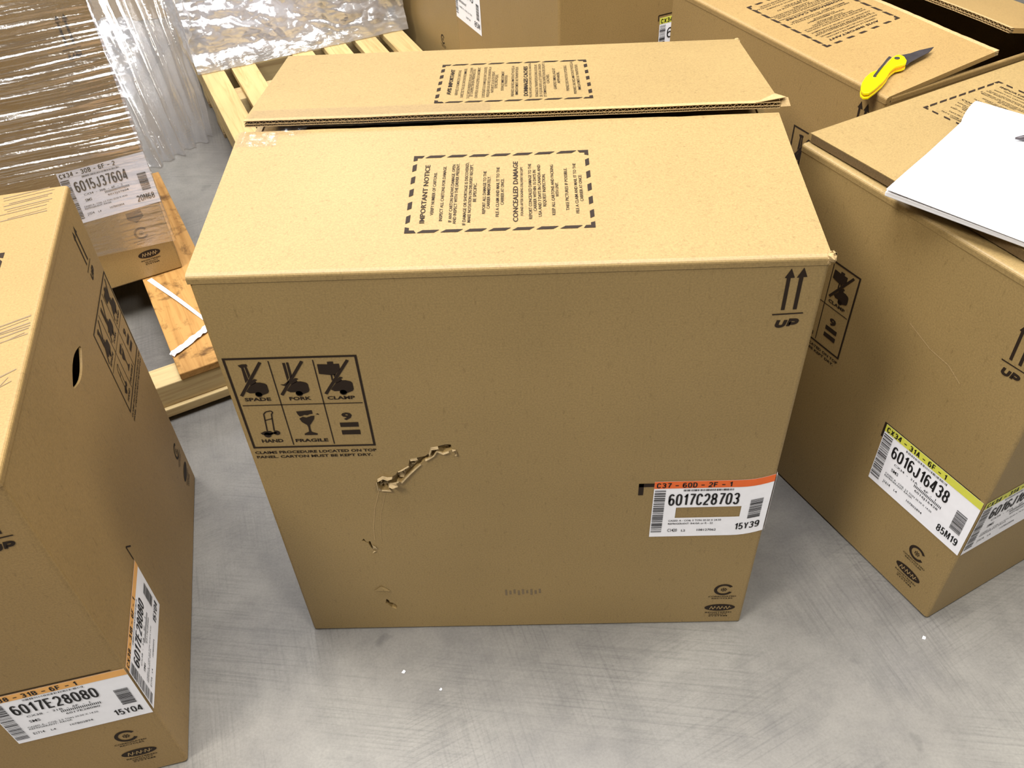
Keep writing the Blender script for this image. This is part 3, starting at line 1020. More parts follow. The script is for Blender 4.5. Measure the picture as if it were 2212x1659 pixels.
T0 = TEAR[0]
fringe(T0[18:24], 0.0022, 0.0022, 'torn_fringe', (0.2, -0.7))
fringe(T0[24:29], 0.0024, 0.0018, 'torn_fringe', (0.6, -0.5))
fringe(T0[29:32], 0.0075, 0.0075, 'torn_fringe', (0.3, 0.7))
fringe(T0[31:36], 0.0045, 0.0030, 'torn_fringe', (0.3, -0.5))
fringe(T0[0:4], 0.0040, 0.0026, 'torn_fringe', (0.1, -0.8))
fringe(T0[5:9], 0.0018, 0.0020, 'torn_fringe', (0.2, -0.6))
fringe(T0[9:11], 0.0026, 0.0045, 'torn_fringe', (0.4, -0.8))
fringe(T0[12:15], 0.0022, 0.0040, 'torn_fringe', (0.2, -0.9))
for cl in CURLS:
    m = MB()
    cx, cz = sum(p[0] for p in cl) / len(cl), sum(p[1] for p in cl) / len(cl)
    n_ = len(cl)
    m.add([(x, -0.0005 - 0.0012 * rnd.random(), z) for x, z in cl] + [(cx + rnd.uniform(-.003, .003), -0.0022, cz + rnd.uniform(-.002, .002))], [(i, (i + 1) % n_, n_) for i in range(n_)])
    m.build('torn_fringe', M['card'] if len(cl) > 5 else M['torn'], main)
fringe([(0.2517, 0.4090), (0.2560, 0.4085), (0.2570, 0.4010), (0.2545, 0.3985)], 0.003, 0.003, 'torn_fringe', (0.3, -0.5))
m = MB()                                       # flake hanging out of the gash's lower end
m.add([(0.167, -0.001, 0.3500), (0.177, -0.008, 0.3535), (0.178, -0.009, 0.3505), (0.170, -0.009, 0.3465), (0.165, -0.006, 0.3465), (0.170, -0.004, 0.3490)],
      [(0, 1, 5), (1, 2, 5), (2, 3, 5), (3, 4, 5), (4, 0, 5)])
m.build('torn_fringe', M['torn'], main)
for pts, wd in (([(0.1500, 0.3330), (0.1400, 0.3000), (0.1320, 0.2600), (0.1290, 0.2280)], 0.0014), ([(0.1580, 0.3290), (0.1470, 0.2900), (0.1400, 0.2500), (0.1380, 0.2250)], 0.0009)):
    P = Print()
    P.ribbon(pts, wd)
    P.build('scratch_line', F['front'], M['crease'], main, 0.0003)
P = Print()
for i in range(9):
    P.rect(0.3030 + i * 0.0062, 0.0860 + 0.002 * (i % 3), 0.3060 + i * 0.0062, 0.1010 - 0.003 * (i % 2))
P.build('ink_smudge', F['front'], M['scuff'], main, 0.0003)
# crushed corners
for (cx, cy, cz, s) in ((0.660, 0.004, 0.679, 0.0065), (0.660, 0.538, 0.679, 0.0055)):
    m = MB()
    m.grid(9, 7, lambda a, b: Vector((cx, cy, cz)) + s * (1 + 0.5 * noise.noise(Vector((a * 6, b * 6, cy * 30)))) *
           Vector((math.cos(a * 6.283) * math.sin(b * 3.14159), math.sin(a * 6.283) * math.sin(b * 3.14159), math.cos(b * 3.14159))))
    m.build('crushed_corner', M['crease'], main)
m = MB()                                       # split ply at the rear flap's right corner
c0 = s_rear(MW + 0.002, 0.2690, 0.0)
c1 = s_rear(MW - 0.028, 0.2690, 0.0)
c2 = s_rear(MW + 0.002, 0.2400, 0.0)
tip = c0 + Vector((0.006, 0.001, 0.006))
m.add([c1 + Vector((0, 0, .0006)), tip, c2 + Vector((0, 0, .0008)), c0 + Vector((-0.009, 0.009, 0.006))], [(0, 1, 3), (1, 2, 3), (2, 0, 3)])
m.add([c0 + Vector((0.001, 0, -0.006)), c0 + Vector((0.012, -0.003, -0.004)), c0 + Vector((0.009, 0.004, 0.004)), c0 + Vector((0, 0.008, 0.002))], [(0, 1, 2, 3)])
spl = m.build('split_ply', M['crease'], rear_flap)
sd = spl.modifiers.new('thickness', 'SOLIDIFY')
sd.thickness = 0.0008
# clear packing tape left on the flaps
m = MB()
m.grid(40, 6, lambda a, b: s_rear(0.010 + 0.30 * a, 0.235 + 0.036 * b, 0.0012 + 0.0007 * noise.noise(Vector((a * 30, b * 5, 2)))))
m.grid(40, 3, lambda a, b: s_rear(0.010 + 0.30 * a, 0.2713 + 0.0015 * b, 0.0012 - 0.010 * b + 0.0012 * noise.noise(Vector((a * 26, b * 4, 8)))))
m.grid(8, 4, lambda a, b: s_rear(0.050 + 0.035 * a, 0.2722 + 0.016 * b, -0.0085 - 0.004 * b * (1 - abs(2 * a - 1)) + 0.003 * noise.noise(Vector((a * 5, b * 5, 1)))))
tp = m.build('packing_tape', M['tape'], rear_flap, smooth=True)
m = MB()
m.grid(14, 10, lambda a, b: (s_front(-0.004 + 0.055 * a, 0.2690 - 0.034 * b, 0.0014 + 0.0016 * noise.noise(Vector((a * 7, b * 7, 5))))
                             if a > 0.08 else s_front(-0.006, 0.2690 - 0.034 * b, -0.004)))
m.build('packing_tape', M['tape'], front_flap, smooth=True)

# ------------------------------------------------------------------ carton on the right, with the notepad on it
RW, RD, RH = 0.54, 0.436, 0.613
ryaw = math.radians(28.62)
right = thing('coil_carton', 'closed kraft carton with yellow banded labels, under the white notepad', 'box', (0.942, -0.001, 0), ryaw, 'kraft cartons')
carton_body(right, RW, RD, RH, M['card'], top=0.0237)
FR = faces(RW, RD, RH)
flap(right, 'inner_flap', 'left', RW, RD, RH, 0.25, 0.0, M['card'], drop=0.0135, u0=0.002, u1=RD - 0.002, wob=0)
flap(right, 'inner_flap', 'right', RW, RD, RH, 0.25, 0.0, M['card'], drop=0.0135, u0=0.002, u1=RD - 0.002, wob=0)
rf, s_rf = flap(right, 'top_flap', 'front', RW, RD, RH, 0.2170, 0.5, M['card'], u0=0.021, u1=RW - 0.004, seed=2.2)
rb, s_rb = flap(right, 'top_flap', 'back', RW, RD, RH, 0.2170, 0.5, M['card'], u0=0.010, u1=RW - 0.004, seed=7.7)
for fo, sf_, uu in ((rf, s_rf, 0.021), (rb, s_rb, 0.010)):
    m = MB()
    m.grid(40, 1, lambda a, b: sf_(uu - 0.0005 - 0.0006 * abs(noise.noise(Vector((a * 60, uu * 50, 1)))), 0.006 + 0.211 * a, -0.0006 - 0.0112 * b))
    m.build('cut_edge', M['cut'], fo)  # strip over the flap's cut side, flute shade put into its colour
put(right, FR['left'], art_handling, 'handling_symbols', RD - 0.281 - 0.1518, 0.4655)
put(right, FR['left'], art_up, 'up_arrows', RD - 0.0435, 0.4880)
put(right, FR['left'], art_ring, 'recycling_mark', RD - 0.0537, 0.1010)
put(right, FR['left'], art_oval, 'oval_mark', RD - 0.0550, 0.0560)
put(right, FR['left'], art_oval_light, 'oval_mark_lettering', RD - 0.0550, 0.0560, mat=M['crease'], off=0.0007)
P = Print()
P.rect(RD - 0.1745, 0.2500, RD - 0.1700, 0.2790)
P.rect(RD - 0.1745, 0.2775, RD - 0.0080, 0.2790)
P.build('label_corner_mark', FR['left'], M['ink'], right)
sticker(right, FR['left'], RD - 0.1705, 0.2775, 0.1690, 0.1150, M['yellow'], 'CX34 - 31A - 6F - 1', '6016J16438', '85M19',
        det_std('CX34  -  31A  -  6F  -  1', '6016J16438', 'J1614'), seed=11, label='white barcode label with a yellow band')
sticker(right, FR['front'], 0.0030, 0.2775, 0.1690, 0.1150, M['yellow'], 'CX34 - 31A - 6F - 1', '6016J16438', '85M19',
        det_std('CX34  -  31A  -  6F  -  1', '6016J16438', 'J1614'), seed=11, label='white barcode label with a yellow band')
put(right, FR['front'], art_up, 'up_arrows', RW - 0.0435, 0.4880)
P = Print()
art_notice(P, lambda p, q: (0.3435 - p, (RD - 0.4050) + q), ENGLISH, 0.2040, 0.1450, 0.75, 0.86)
P.build('notice_print', s_rb, M['ink'], rb, 0.0005)
P = Print()
P.ribbon([(RD - 0.19, 0.452), (RD - 0.15, 0.436), (RD - 0.118, 0.432), (RD - 0.095, 0.418)], 0.0016)
P.build('scratch_line', FR['left'], M['crease'], right, 0.0003)

# ------------------------------------------------------------------ carton on the left edge
LW, LD, LH = 0.43, 0.542, 0.607
lyaw = 0.243
lx, ly = -0.143, -0.204
left = thing('coil_carton', 'kraft carton at the left edge with an oval hand hole and amber banded labels', 'box',
             (lx - LW * math.cos(lyaw), ly - LW * math.sin(lyaw), 0), lyaw, 'kraft cartons')
HOLE = [(0.2480 + 0.078 * i / 8, 0.4945 - 0.013 * math.sin(math.pi * i / 8)) for i in range(9)] + \
       [(0.2480 + 0.078 * i / 8, 0.4985 + 0.011 * math.sin(math.pi * i / 8)) for i in range(8, -1, -1)]
carton_body(left, LW, LD, LH, M['card_b'], right_holes=[HOLE], top=0.0105)
FL_ = faces(LW, LD, LH)
lf, s_lf = flap(left, 'top_flap', 'right', LW, LD, LH, 0.2130, 0.3, M['card_b'], seed=3.3)
flap(left, 'top_flap', 'left', LW, LD, LH, 0.2130, 0.3, M['card_b'], seed=5.3)
put(left, FL_['right'], art_handling, 'handling_symbols', 0.3835, 0.4690)
put(left, FL_['right'], art_up, 'up_arrows', 0.485, 0.512)
put(left, FL_['front'], art_up, 'up_arrows', LW - 0.0340, 0.5270)
put(left, FL_['right'], art_ring, 'recycling_mark', 0.500, 0.110)
put(left, FL_['right'], art_oval, 'oval_mark', 0.500, 0.060)
put(left, FL_['front'], art_ring, 'recycling_mark', LW - 0.0493, 0.1040)
put(left, FL_['front'], art_oval, 'oval_mark', LW - 0.0480, 0.0590)
put(left, FL_['front'], art_oval_light, 'oval_mark_lettering', LW - 0.0480, 0.0590, mat=M['crease'], off=0.0007)
sticker(left, FL_['front'], LW - 0.1650, 0.2600, 0.1635, 0.1105, M['amber'], 'CX38 - 31B - 6F - 1', '6017E28080', '15Y04',
        det_std('CX38  -  31B  -  6F  -  1', '6017E28080', 'E1714'), seed=21, label='white barcode label with an amber band')
sticker(left, FL_['right'], 0.0010, 0.2600, 0.1590, 0.1060, M['amber'], 'CX38 - 31B - 6F - 1', '6017E28080', '15Y04',
        det_std('CX38  -  31B  -  6F  -  1', '6017E28080', 'E1714'), seed=21, label='white barcode label with an amber band')
P = Print()
P.rect(LW - 0.170, 0.2615, LW - 0.016, 0.2635)
P.build('label_corner_mark', FL_['front'], M['ink'], left)
P = Print()
P.line([(0.158, 0.292), (0.172, 0.276)], 0.0022)
P.line([(0.158, 0.292), (0.160, 0.262)], 0.0022)
P.build('label_corner_mark', FL_['right'], M['ink'], left)
P = Print()
art_notice(P, lambda p, q: (LD - (0.395 - p), 0.0570 + q) if False else (0.1900 + p, 0.0570 + q), ENGLISH, 0.2040, 0.1450)
P.build('notice_print', s_lf, M['ink'], lf, 0.0005)
rs = random.Random(9)
for (a0, a1, b0, b1, n) in ((0.015, 0.085, 0.470, 0.540, 9), (0.004, 0.050, 0.205, 0.245, 7), (0.004, 0.040, 0.130, 0.155, 4)):
    P = Print()
    for i in range(n):
        v = b0 + (b1 - b0) * (i + rs.uniform(-.3, .3)) / n
        P.line([(v + 0.012, a0 + rs.uniform(0, .01)), (v, a1 - rs.uniform(0, .02))], rs.uniform(0.0008, 0.0022))
    P.build('scuff_mark', s_lf, M['scuff'], lf, 0.0004)

# ------------------------------------------------------------------ carton with the knife, behind on the right
CW, CD, CH = 0.444, 0.530, 0.613
cyaw = math.radians(28.0)
kn = thing('coil_carton', 'open kraft carton with gaping top flaps, under the yellow pocket knife', 'box', (0.8760, 0.4800, 0), cyaw, 'kraft cartons')
carton_body(kn, CW, CD, CH, M['card_b'], top=0.0105)
FC = faces(CW, CD, CH)
cf, s_cf = flap(kn, 'top_flap', 'left', CW, CD, CH, 0.2200, 5.0, M['card_b'], corr=True, seed=6.6, wob=0.001)
cf2, s_cf2 = flap(kn, 'top_flap', 'right', CW, CD, CH, 0.2200, 13.0, M['card_b'], corr=True, seed=8.6, wob=0.002)
flap(kn, 'inner_flap', 'front', CW, CD, CH, 0.20, -38.0, M['card_b'], drop=0.0, u0=0.010, u1=CW - 0.010, wob=0)
flap(kn, 'inner_flap', 'back', CW, CD, CH, 0.20, -60.0, M['inner'], drop=0.011, u0=0.012, u1=CW - 0.012, hinge=False)
put(kn, FC['left'], art_handling, 'handling_symbols', CD - 0.1690, 0.4980)
put(kn, FC['left'], art_up, 'up_arrows', CD - 0.0370, 0.5300)
P = Print()
art_notice(P, lambda p, q: (0.1720 + p, 0.1935 - q), FRENCH, 0.2000, 0.1520)
P.build('notice_print', s_cf, M['ink'], cf, 0.0005)
P = Print()
art_notice(P, lambda p, q: (0.3720 - p, 0.1900 - q), ENGLISH, 0.2000, 0.1450)
P.build('notice_print', s_cf2, M['ink'], cf2, 0.0005)

# ------------------------------------------------------------------ cartons far behind
ayaw = math.radians(25.4)
A_ = thing('coil_carton', 'pale lit kraft carton standing right of the slatted pallet, behind the damaged carton', 'box', (0.1634, 1.7397, 0), ayaw, 'kraft cartons')
carton_body(A_, 0.50, 0.66, 0.62, M['card'], top=0.0105)
FA = faces(0.50, 0.66, 0.62)
flap(A_, 'top_flap', 'left', 0.50, 0.66, 0.62, 0.249, 0.4, M['card'])
flap(A_, 'top_flap', 'right', 0.50, 0.66, 0.62, 0.249, 0.4, M['card'])
put(A_, FA['left'], art_ring, 'recycling_mark', 0.66 - 0.136, 0.1600)

byaw = math.radians(26.7)


def pallet(name, label, loc, yaw, length, slats, z, th, runners, bottom=True, mats=('wood', 'wood_x'), group=None, bot_t=0.014, lift=0.0):
    """slats: list of (x0, x1, y0, y1, material) running along y; runners: list of (y0, y1, x0, x1)"""
    p = thing(name, label, 'pallet', loc, yaw, group)
    for x0, x1, y0, y1, mm in slats:
        m = MB()
        m.box(x0, y0, z - th, x1, y1, z)
        m.build('slat', M[mm or mats[0]], p, bevel=0.002)
    for y0, y1, x0, x1 in runners:
        m = MB()
        m.box(x0, y0, lift + bot_t, x1, y1, z - th)
        m.build('stringer', M[mats[1]], p, bevel=0.002)
        if bottom:
            m = MB()
            m.box(x0, y0 - 0.008, lift, x1, y1 + 0.012, lift + bot_t)
            m.build('bottom_board', M['wood_d'] if lift == 0 else M[mats[1]], p, bevel=0.002)
    return p


B_ = thing('coil_carton', 'tall kraft carton with white labels on two sides, behind the damaged carton', 'box', (0.4225, 1.1206, 0.0), byaw, 'kraft cartons')
carton_body(B_, 0.50, 0.5595, 0.777, M['card_b'], top=0.0105)
FB = faces(0.50, 0.5595, 0.777)
flap(B_, 'top_flap', 'left', 0.50, 0.5595, 0.777, 0.249, 0.4, M['card_b'])
flap(B_, 'top_flap', 'right', 0.50, 0.5595, 0.777, 0.249, 0.4, M['card_b'])
sticker(B_, FB['left'], 0.0010, 0.4360, 0.1560, 0.1150, M['white'], '', '6016J16', '85M', [('CASED A - COIL 2.5 TON', 0.0220, -0.0840, 0.0790, 0.0040), ('REFRIGERANT', 0.0220, -0.0700, 0.0480, 0.0060), ('10714', 0.0640, -0.1010, 0.0260, 0.0050), ('SMS', 0.0285, -0.0610, 0.0120, 0.0060)], seed=31)
sticker(B_, FB['front'], 0.2535, 0.4450, 0.1600, 0.1150, M['yellow'], 'CX34', '6', '', [], seed=32, part=0.23)
wl = Print()
wl.rect(0.2535 + 0.0365, 0.3300, 0.4135, 0.4450)
wl.build('shipping_label', FB['front'], M['white'], B_, 0.0005)
P = Print()
P.line([(0.2500, 0.4390), (0.2500, 0.4510), (0.2950, 0.4510)], 0.0024)
P.build('label_corner_mark', FB['front'], M['ink'], B_)

# ------------------------------------------------------------------ wrapped carton on the stained pallet, back left
wyaw = math.radians(28.5)
wl_o = Vector((-0.4086, 0.8366, 0.0))
ex, ey = Vector((math.cos(wyaw), math.sin(wyaw), 0)), Vector((-math.sin(wyaw), math.cos(wyaw), 0))
po = wl_o + ex * 0.043 - ey * 0.346            # near right corner of the deck
pallet('pallet', 'stained orange wooden pallet under the film wrapped carton', tuple(po), wyaw, 0.9,
       [(-0.130, 0.0, 0.0, 0.80, 'wood_o'), (-0.330, -0.225, 0.40, 0.80, 'wood_o'), (-0.510, -0.405, 0.40, 0.80, 'wood_o'), (-0.700, -0.580, 0.0, 0.80, 'wood_o')],
       0.100, 0.016, [(0.002, 0.060, -0.700, 0.0), (0.60, 0.64, -0.700, 0.0), (0.73, 0.79, -0.700, 0.0)], mats=('wood_o', 'wood_x'), lift=0.012, bot_t=0.020)
WW, WD, WH = 0.54, 0.43, 0.613
wo = wl_o - ex * WW
wc = thing('wrapped_carton', 'kraft carton wrapped in clear stretch film on the stained pallet', 'box', (wo.x, wo.y, 0.1003), wyaw, 'kraft cartons')
carton_body(wc, WW, WD, WH, M['card_b'], top=0.0105)
FW = faces(WW, WD, WH)
flap(wc, 'top_flap', 'front', WW, WD, WH, 0.214, 0.4, M['card_b'])
flap(wc, 'top_flap', 'back', WW, WD, WH, 0.214, 0.4, M['card_b'])
put(wc, FW['front'], art_up, 'up_arrows', WW - 0.0500, 0.4960)
put(wc, FW['front'], art_ring, 'recycling_mark', WW - 0.0545, 0.1060)
put(wc, FW['front'], art_oval, 'oval_mark', WW - 0.0545, 0.0570)
put(wc, FW['front'], art_oval_light, 'oval_mark_lettering', WW - 0.0545, 0.0570, mat=M['crease'], off=0.0007)
P = Print()
P.poly([(WW - 0.070, 0.160), (WW - 0.040, 0.162), (WW - 0.038, 0.145), (WW - 0.055, 0.134), (WW - 0.070, 0.145)])
P.build('shield_mark', FW['front'], M['ink'], wc)
sticker(wc, FW['front'], WW - 0.1600, 0.2790, 0.1640, 0.1130, M['white'], 'CX34 - 30B - 6F - 2', '6015J37604', '20M68',
        det_std('CX34  -  30B  -  6F  -  2', '6015J37604', 'J1514'), seed=41, label='white barcode label under the film')


def ripple(u, z, k):
    """tight horizontal creases of stretched film"""
    z = z + 0.012 * noise.noise(Vector((u * 2.5, z * 6, k)))
    a = noise.noise(Vector((u * 3.5, z * 110.0, k)))
    b = noise.noise(Vector((u * 7.0, z * 260.0, k + 9)))
    c = noise.noise(Vector((u * 2.5, z * 24.0, k + 4)))
    e = max(0.0, noise.noise(Vector((u * 2.0, z * 60.0, k + 14)))) ** 2
    return 0.0058 * a + 0.0026 * b + 0.0045 * c + 0.012 * e


m = MB()
zf0 = 0.100
m.grid(60, 420, lambda a, b: ((-0.004 + (WW + 0.008) * a), -0.0090 - ripple(a * WW, zf0 + b * (WH - zf0), 2.0) * (0.16 + 0.84 * max(0.0, min(1.0, (b - 0.34) / 0.12))),
                              zf0 + b * (WH - zf0 + 0.004) + 0.05 * (0.5 - a) * (1 - b)))
m.grid(24, 300, lambda a, b: (WW + 0.0050 + 0.7 * ripple(a * WD + 2, zf0 + b * (WH - zf0), 5.0) * (0.25 + 0.75 * min(1, b * 4)), -0.0065 + (WD + 0.01) * a,
                              zf0 + b * (WH - zf0 + 0.004) - 0.025 * (1 - b)))
m.build('stretch_film', M['film'], wc, smooth=True)

# white strap and a scrap of film lying across the stained plank
m = MB()
s0, s1 = Vector((-0.4700, 0.7960, 0)), Vector((-0.2900, 0.6320, 0))
dirv = (s1 - s0).normalized()
side = Vector((-dirv.y, dirv.x, 0))
m.grid(20, 2, lambda a, b: s0 + (s1 - s0) * a + side * (b - 0.5) * (0.011 - 0.005 * a) + Vector((0, 0, 0.1012 + 0.003 * math.sin(a * 3.14) ** 2)))
o = m.build('plastic_strap', M['strap'])
sd = o.modifiers.new('thickness', 'SOLIDIFY')
sd.thickness = 0.0010
tag(o, 'thin white plastic strap lying across the stained orange plank', 'strap')
m = MB()
s2, s3 = Vector((-0.3480, 0.5420, 0)), Vector((-0.2700, 0.6700, 0))
d2 = (s3 - s2).normalized()
n2 = Vector((-d2.y, d2.x, 0))
m.grid(22, 8, lambda a, b: s2 + (s3 - s2) * a + n2 * (b - 0.5) * (0.014 + 0.006 * a) + Vector((0, 0, 0.103 + 0.010 * abs(noise.noise(Vector((a * 9, b * 7, 3)))))))
o = m.build('film_scrap', M['strap'], smooth=True)
sd = o.modifiers.new('thickness', 'SOLIDIFY')
sd.thickness = 0.0006
tag(o, 'crumpled white plastic strip near the end of the stained plank', 'plastic scrap')

# ------------------------------------------------------------------ slatted pallet with the film wrapped load
p2yaw = math.radians(25.4)
e1, e2 = Vector((math.cos(p2yaw), math.sin(p2yaw), 0)), Vector((-math.sin(p2yaw), math.cos(p2yaw), 0))
p2o = e1 * 0.213 + e2 * 1.25
sl2 = [(0.0, 0.067), (0.089, 0.160), (0.274, 0.338), (0.374, 0.443), (0.474, 0.541), (0.566, 0.632)]
p2 = pallet('pallet', 'pale new wooden pallet with gaps between its slats, behind the damaged carton', tuple(p2o), p2yaw, 1.2,
       [(a, b, 0.0, 1.15, None) for a, b in sl2], 0.120, 0.020,
       [(0.0, 0.075, 0.0, 0.632), (0.44, 0.52, 0.0, 0.632), (0.66, 0.72, 0.0, 0.632), (1.07, 1.15, 0.0, 0.632)], mats=('wood', 'wood_x'))
m = MB()
m.box(0.002, 0.0, 0.030, 0.034, 1.15, 0.0995)
m.build('side_board', M['wood'], p2, bevel=0.002)
load = thing('wrapped_load', 'bulky load bundled in shiny crumpled stretch film on the slatted pallet', 'wrapped load', tuple(p2o + e1 * 0.0 + e2 * 0.60 + Vector((0, 0, 0.121))), p2yaw)
m = MB()
m.box(0.02, 0.06, 0.0, 0.40, 0.50, 0.46)
m.build('packed_block', M['grey_core'], load, bevel=0.02, segs=3)
m = MB()
m.box(0.42, 0.10, 0.0, 0.62, 0.50, 0.42)
m.build('packed_block', M['navy'], load, bevel=0.02, segs=3)


def crumple(p, k=1.0):
    v = Vector(p)
    r = 0.0
    for f, a in ((5, 0.028), (13, 0.013), (31, 0.0060), (67, 0.0030)):
        r += a * (abs(noise.noise(v * f)) * 2 - 0.5)
    return r * k


m = MB()


def film_front(a, b):
    x = -0.01 + 0.66 * a
    z = 0.002 + 0.55 * b
    y = 0.012 + 0.055 * b + 0.02 * math.sin(b * 5) - crumple((x * 0.8, 1.3, z * 1.5 + x * 0.3)) * min(1, 0.25 + b * 4)
    return (x, y, z)


def film_left(a, b):
    y = 0.012 + 0.50 * a
    z = 0.002 + 0.55 * b
    x = -0.01 - crumple((5.2, y, z * 1.4)) * min(1, 0.25 + b * 4) + 0.03 * b
    return (x, y, z)


m.grid(170, 150, film_front)
m.grid(110, 130, film_left)
m.build('stretch_film', M['film_w'], load, smooth=True)
m = MB()


def tail(a, b):
    """loose skirt of film hanging from the load and trailing on the floor"""
    top = Vector((-0.02 - 0.30 * a, 0.02 + 0.10 * a, 0.42 - 0.10 * a))
    bot = Vector((-0.03 - 0.22 * a, -0.22 - 0.05 * a + 0.08 * (1 - a), -0.118))
    p = top.lerp(bot, b) + Vector((0, -0.05 * math.sin(b * 3.1), -0.02 * math.sin(b * 3.1)))
    fold = 0.024 * math.sin(a * 40 + 3 * b) * (0.6 + 0.8 * noise.noise(Vector((a * 6, b * 2, 3)))) + 0.016 * noise.noise(Vector((a * 16, b * 3, 7))) + 0.006 * noise.noise(Vector((a * 40, b * 8, 2)))
    p += Vector((0.35, -0.9, 0.1)) * fold * (0.35 + 0.65 * b)
    p.z = max(p.z, -0.1185 + 0.003 * abs(noise.noise(Vector((a * 20, b * 20, 1)))))
    return p


m.grid(90, 60, tail)
m.build('film_tail', M['film_t'], load, smooth=True)

# heap of loose film and a carton beyond it, top left
m = MB()


def heap(a, b):
    x, y = -1.55 + 0.66 * a, 1.90 + 0.52 * b
    e = max(0.0, math.sin(math.pi * a) * math.sin(math.pi * b)) ** 0.5
    return (x, y, 0.002 + e * (0.13 + 1.6 * crumple((x * 1.2, y * 1.2, 3.0))))


m.grid(80, 80, heap)
o = m.build('film_heap', M['film_w'], smooth=True)
tag(o, 'heap of bright crumpled plastic film on the floor beside the wrapped carton', 'plastic film')
far = thing('coil_carton', 'plain kraft carton at the top edge beyond the heap of plastic film', 'box', (-1.36, 2.47, 0), math.radians(12), 'kraft cartons')
carton_body(far, 0.66, 0.5, 0.6, M['card_b'], top=0.0105)
flap(far, 'top_flap', 'front', 0.66, 0.5, 0.6, 0.249, 0.4, M['card_b'])
flap(far, 'top_flap', 'back', 0.66, 0.5, 0.6, 0.249, 0.4, M['card_b'])

# ------------------------------------------------------------------ notepad and pen on the right carton
pad = thing('notepad', 'white writing pad overhanging the edge of the right carton', 'notepad', (0.7890, 0.2090, 0.6195), 0.0)
pv = Vector((0.1500, 0.1660, 0))
pl_ = pv.length
px = Vector((0.1010, -0.0975, 0)).normalized()          # along the bottom edge
py = pv.normalized()                                    # up the page
PW, PL = 0.215, 0.225


def pm(x, y, z):
    q = px * x + py * y
    return (q.x, q.y, z)


m = MB()
m.prism([(0, 0), (PW, 0), (PW, PL + 0.055), (0, PL + 0.055)], 0.0, 0.0065, pm)
m.build('page_block', M['paper'], pad, bevel=0.0012)
m = MB()
m.grid(20, 24, lambda a, b: pm(0.001 + (PW - 0.002) * a, -0.002 + (PL + 0.004) * b, 0.0075 + 0.0035 * (1 - b) ** 3 * (1 - a) + 0.0008 * math.sin(b * 7)))
o = m.build('top_page', M['paper'], pad, smooth=True)
sd = o.modifiers.new('thickness', 'SOLIDIFY')
sd.thickness = 0.0006
m = MB()


def roll(a, b):
    t = math.pi * b
    return pm(PW * a, PL + 0.027 - 0.027 * math.cos(t), 0.0070 + 0.016 * math.sin(t))


m.grid(16, 14, roll)
o = m.build('turned_pages', M['paper'], pad, smooth=True)
sd = o.modifiers.new('thickness', 'SOLIDIFY')
sd.thickness = 0.002


def lathe(m, prof, P0, axis, n=14):
    axis = axis.normalized()
    s = axis.orthogonal().normalized()
    t = axis.cross(s)
    o0 = len(m.v)
    for d, r in prof:
        for i in range(n):
            a = 2 * math.pi * i / n
            m.v.append(tuple(P0 + axis * d + (s * math.cos(a) + t * math.sin(a)) * r))
    for k in range(len(prof) - 1):
        for i in range(n):
            j = (i + 1) % n
            m.f.append((o0 + k * n + i, o0 + k * n + j, o0 + (k + 1) * n + j, o0 + (k + 1) * n + i))
    m.f.append(tuple(range(o0, o0 + n)))
    m.f.append(tuple(range(o0 + (len(prof) - 1) * n, o0 + len(prof) * n)))


pen = thing('pen', 'clear ballpoint pen with a dark tip lying on the white pad', 'pen', (0.9860, 0.3160, 0.6320))
pa = Vector((0.94, 0.05, 0.0))
m = MB()
lathe(m, [(0.0, 0.0015), (0.010, 0.0036), (0.014, 0.0040)], Vector((0, 0, 0)), pa)
m.build('pen_tip', M['blade'], pen, smooth=True)
m = MB()
lathe(m, [(0.014, 0.0040), (0.10, 0.0041), (0.128, 0.0040)], Vector((0, 0, 0)), pa)
m.build('pen_barrel', M['strap'], pen, smooth=True)
m = MB()
lathe(m, [(0.128, 0.0044), (0.136, 0.0044), (0.140, 0.0030)], Vector((0, 0, 0)), pa)
m.build('pen_cap', M['blade'], pen, smooth=True)

# ------------------------------------------------------------------ pocket knife on the far carton
kroot = thing('pocket_knife', 'yellow handled folding pocket knife lying open on the carton', 'knife', (0.8805, 0.5250, 0.6180), 0.0)
kroot.rotation_euler = (Matrix.Rotation(cyaw, 3, 'Z') @ Matrix.Rotation(math.radians(-5.0), 3, 'Y') @ Matrix.Rotation(math.radians(13.5), 3, 'Z')).to_euler()
HANDLE = [(-0.0594, -0.0023), (-0.0513, 0.0034), (-0.0391, 0.0096), (-0.0231, 0.0145), (-0.0085, 0.0163), (0.0016, 0.0143), (0.0127, 0.0113), (0.0262, 0.0122), (0.0485, 0.0167), (0.06, 0.0162), (0.0636, 0.0125), (0.0621, 0.0049), (0.0538, -0.0043), (0.0457, -0.0083), (0.0397, -0.007), (0.0302, -0.002), (0.0207, -0.0021), (0.0103, -0.0035), (-0.0019, -0.0078), (-0.0188, -0.0117), (-0.0411, -0.0143), (-0.0585, -0.0148), (-0.0633, -0.0097)]
BLADE = [(0.0580, 0.0150), (0.0716, 0.0157), (0.0839, 0.0079), (0.1002, 0.0025), (0.1212, -0.009), (0.1116, -0.0108), (0.1018, -0.0123), (0.0804, -0.0092), (0.0614, -0.0072), (0.049, -0.008), (0.0500, 0.0049)]
CLIP = [(-0.0157, 0.0067), (-0.0161, 0.0023), (0.0083, 0.0085), (0.0338, 0.0143), (0.0457, 0.0158), (0.0462, 0.0204), (0.0389, 0.0192), (0.0212, 0.0149), (0.0033, 0.0112)]
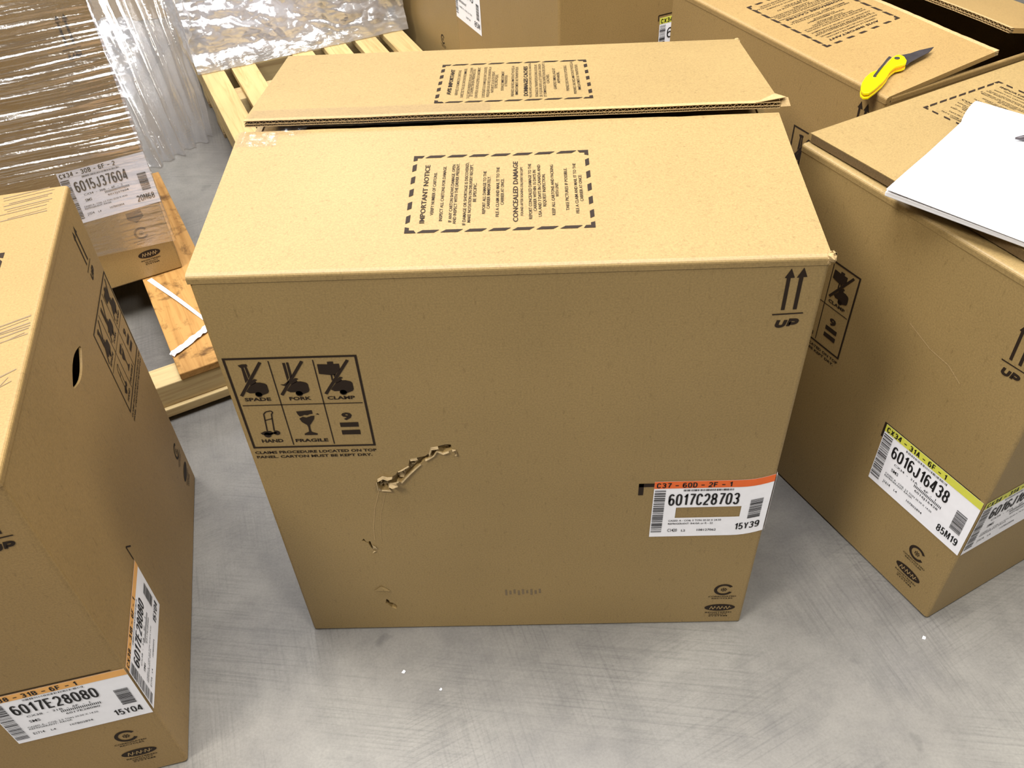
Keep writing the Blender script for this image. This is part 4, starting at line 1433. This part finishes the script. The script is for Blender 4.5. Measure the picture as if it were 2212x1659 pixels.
for nm, z0, z1, mt in (('handle_scale', 0.0, 0.0042, 'knife_yellow'), ('liner', 0.0042, 0.0064, 'knife_orange'), ('handle_scale', 0.0064, 0.0112, 'knife_yellow')):
    m = MB()
    m.prism(HANDLE if nm != 'liner' else [(x * 0.97 + 0.0003, y * 0.94) for x, y in HANDLE], z0, z1)
    m.build(nm, M[mt], kroot, bevel=0.0011 if nm != 'liner' else 0, segs=3)
m = MB()
m.prism(BLADE, 0.0046, 0.0062)
bl = m.build('blade', M['blade'], kroot, bevel=0.0004)
m = MB()
m.prism([(0.0640, 0.0118), (0.0725, 0.0122), (0.0765, 0.0085), (0.0660, 0.0085)], 0.0062, 0.0067)
m.build('thumb_slot', M['steel'], bl)
m = MB()
m.prism(CLIP, 0.0122, 0.0135)
m.build('pocket_clip', M['blade'], kroot, bevel=0.0003)
m = MB()
m.prism([(0.0505 + 0.0042 * math.cos(i * math.pi / 9), 0.0095 + 0.0042 * math.sin(i * math.pi / 9)) for i in range(18)], 0.0108, 0.0119)
pv_ = m.build('pivot_screw', M['blade'], kroot)
m = MB()
m.prism([(0.0505 + 0.0020 * math.cos(i * math.pi / 6), 0.0095 + 0.0020 * math.sin(i * math.pi / 6)) for i in range(12)], 0.0118, 0.0123)
m.build('screw_head', M['steel'], pv_)
m = MB()
m.prism([(-0.0165 + 0.0026 * math.cos(i * math.pi / 6), 0.0038 + 0.0026 * math.sin(i * math.pi / 6)) for i in range(12)], 0.0108, 0.0126)
m.build('clip_screw', M['steel'], kroot)

# ------------------------------------------------------------------ scraps on the floor
for (sx, sy, sz, lb) in ((0.1475, -0.0740, 0.0030, 'tiny white chip on the floor in front of the damaged carton'),
                         (0.2050, -0.1030, 0.0022, 'smallest white chip on the floor, right of another chip before the damaged carton'),
                         (0.9280, -0.0330, 0.0032, 'tiny white chip on the floor below the right carton\'s near corner')):
    m = MB()
    m.prism([(-sz, -sz * .6), (sz * .4, -sz), (sz, sz * .2), (0, sz * .9)], 0.0003, 0.0018)
    o = m.build('paper_chip', M['paper'])
    o.location = (sx, sy, 0)
    tag(o, lb, 'paper scrap', 'white chips on the floor')
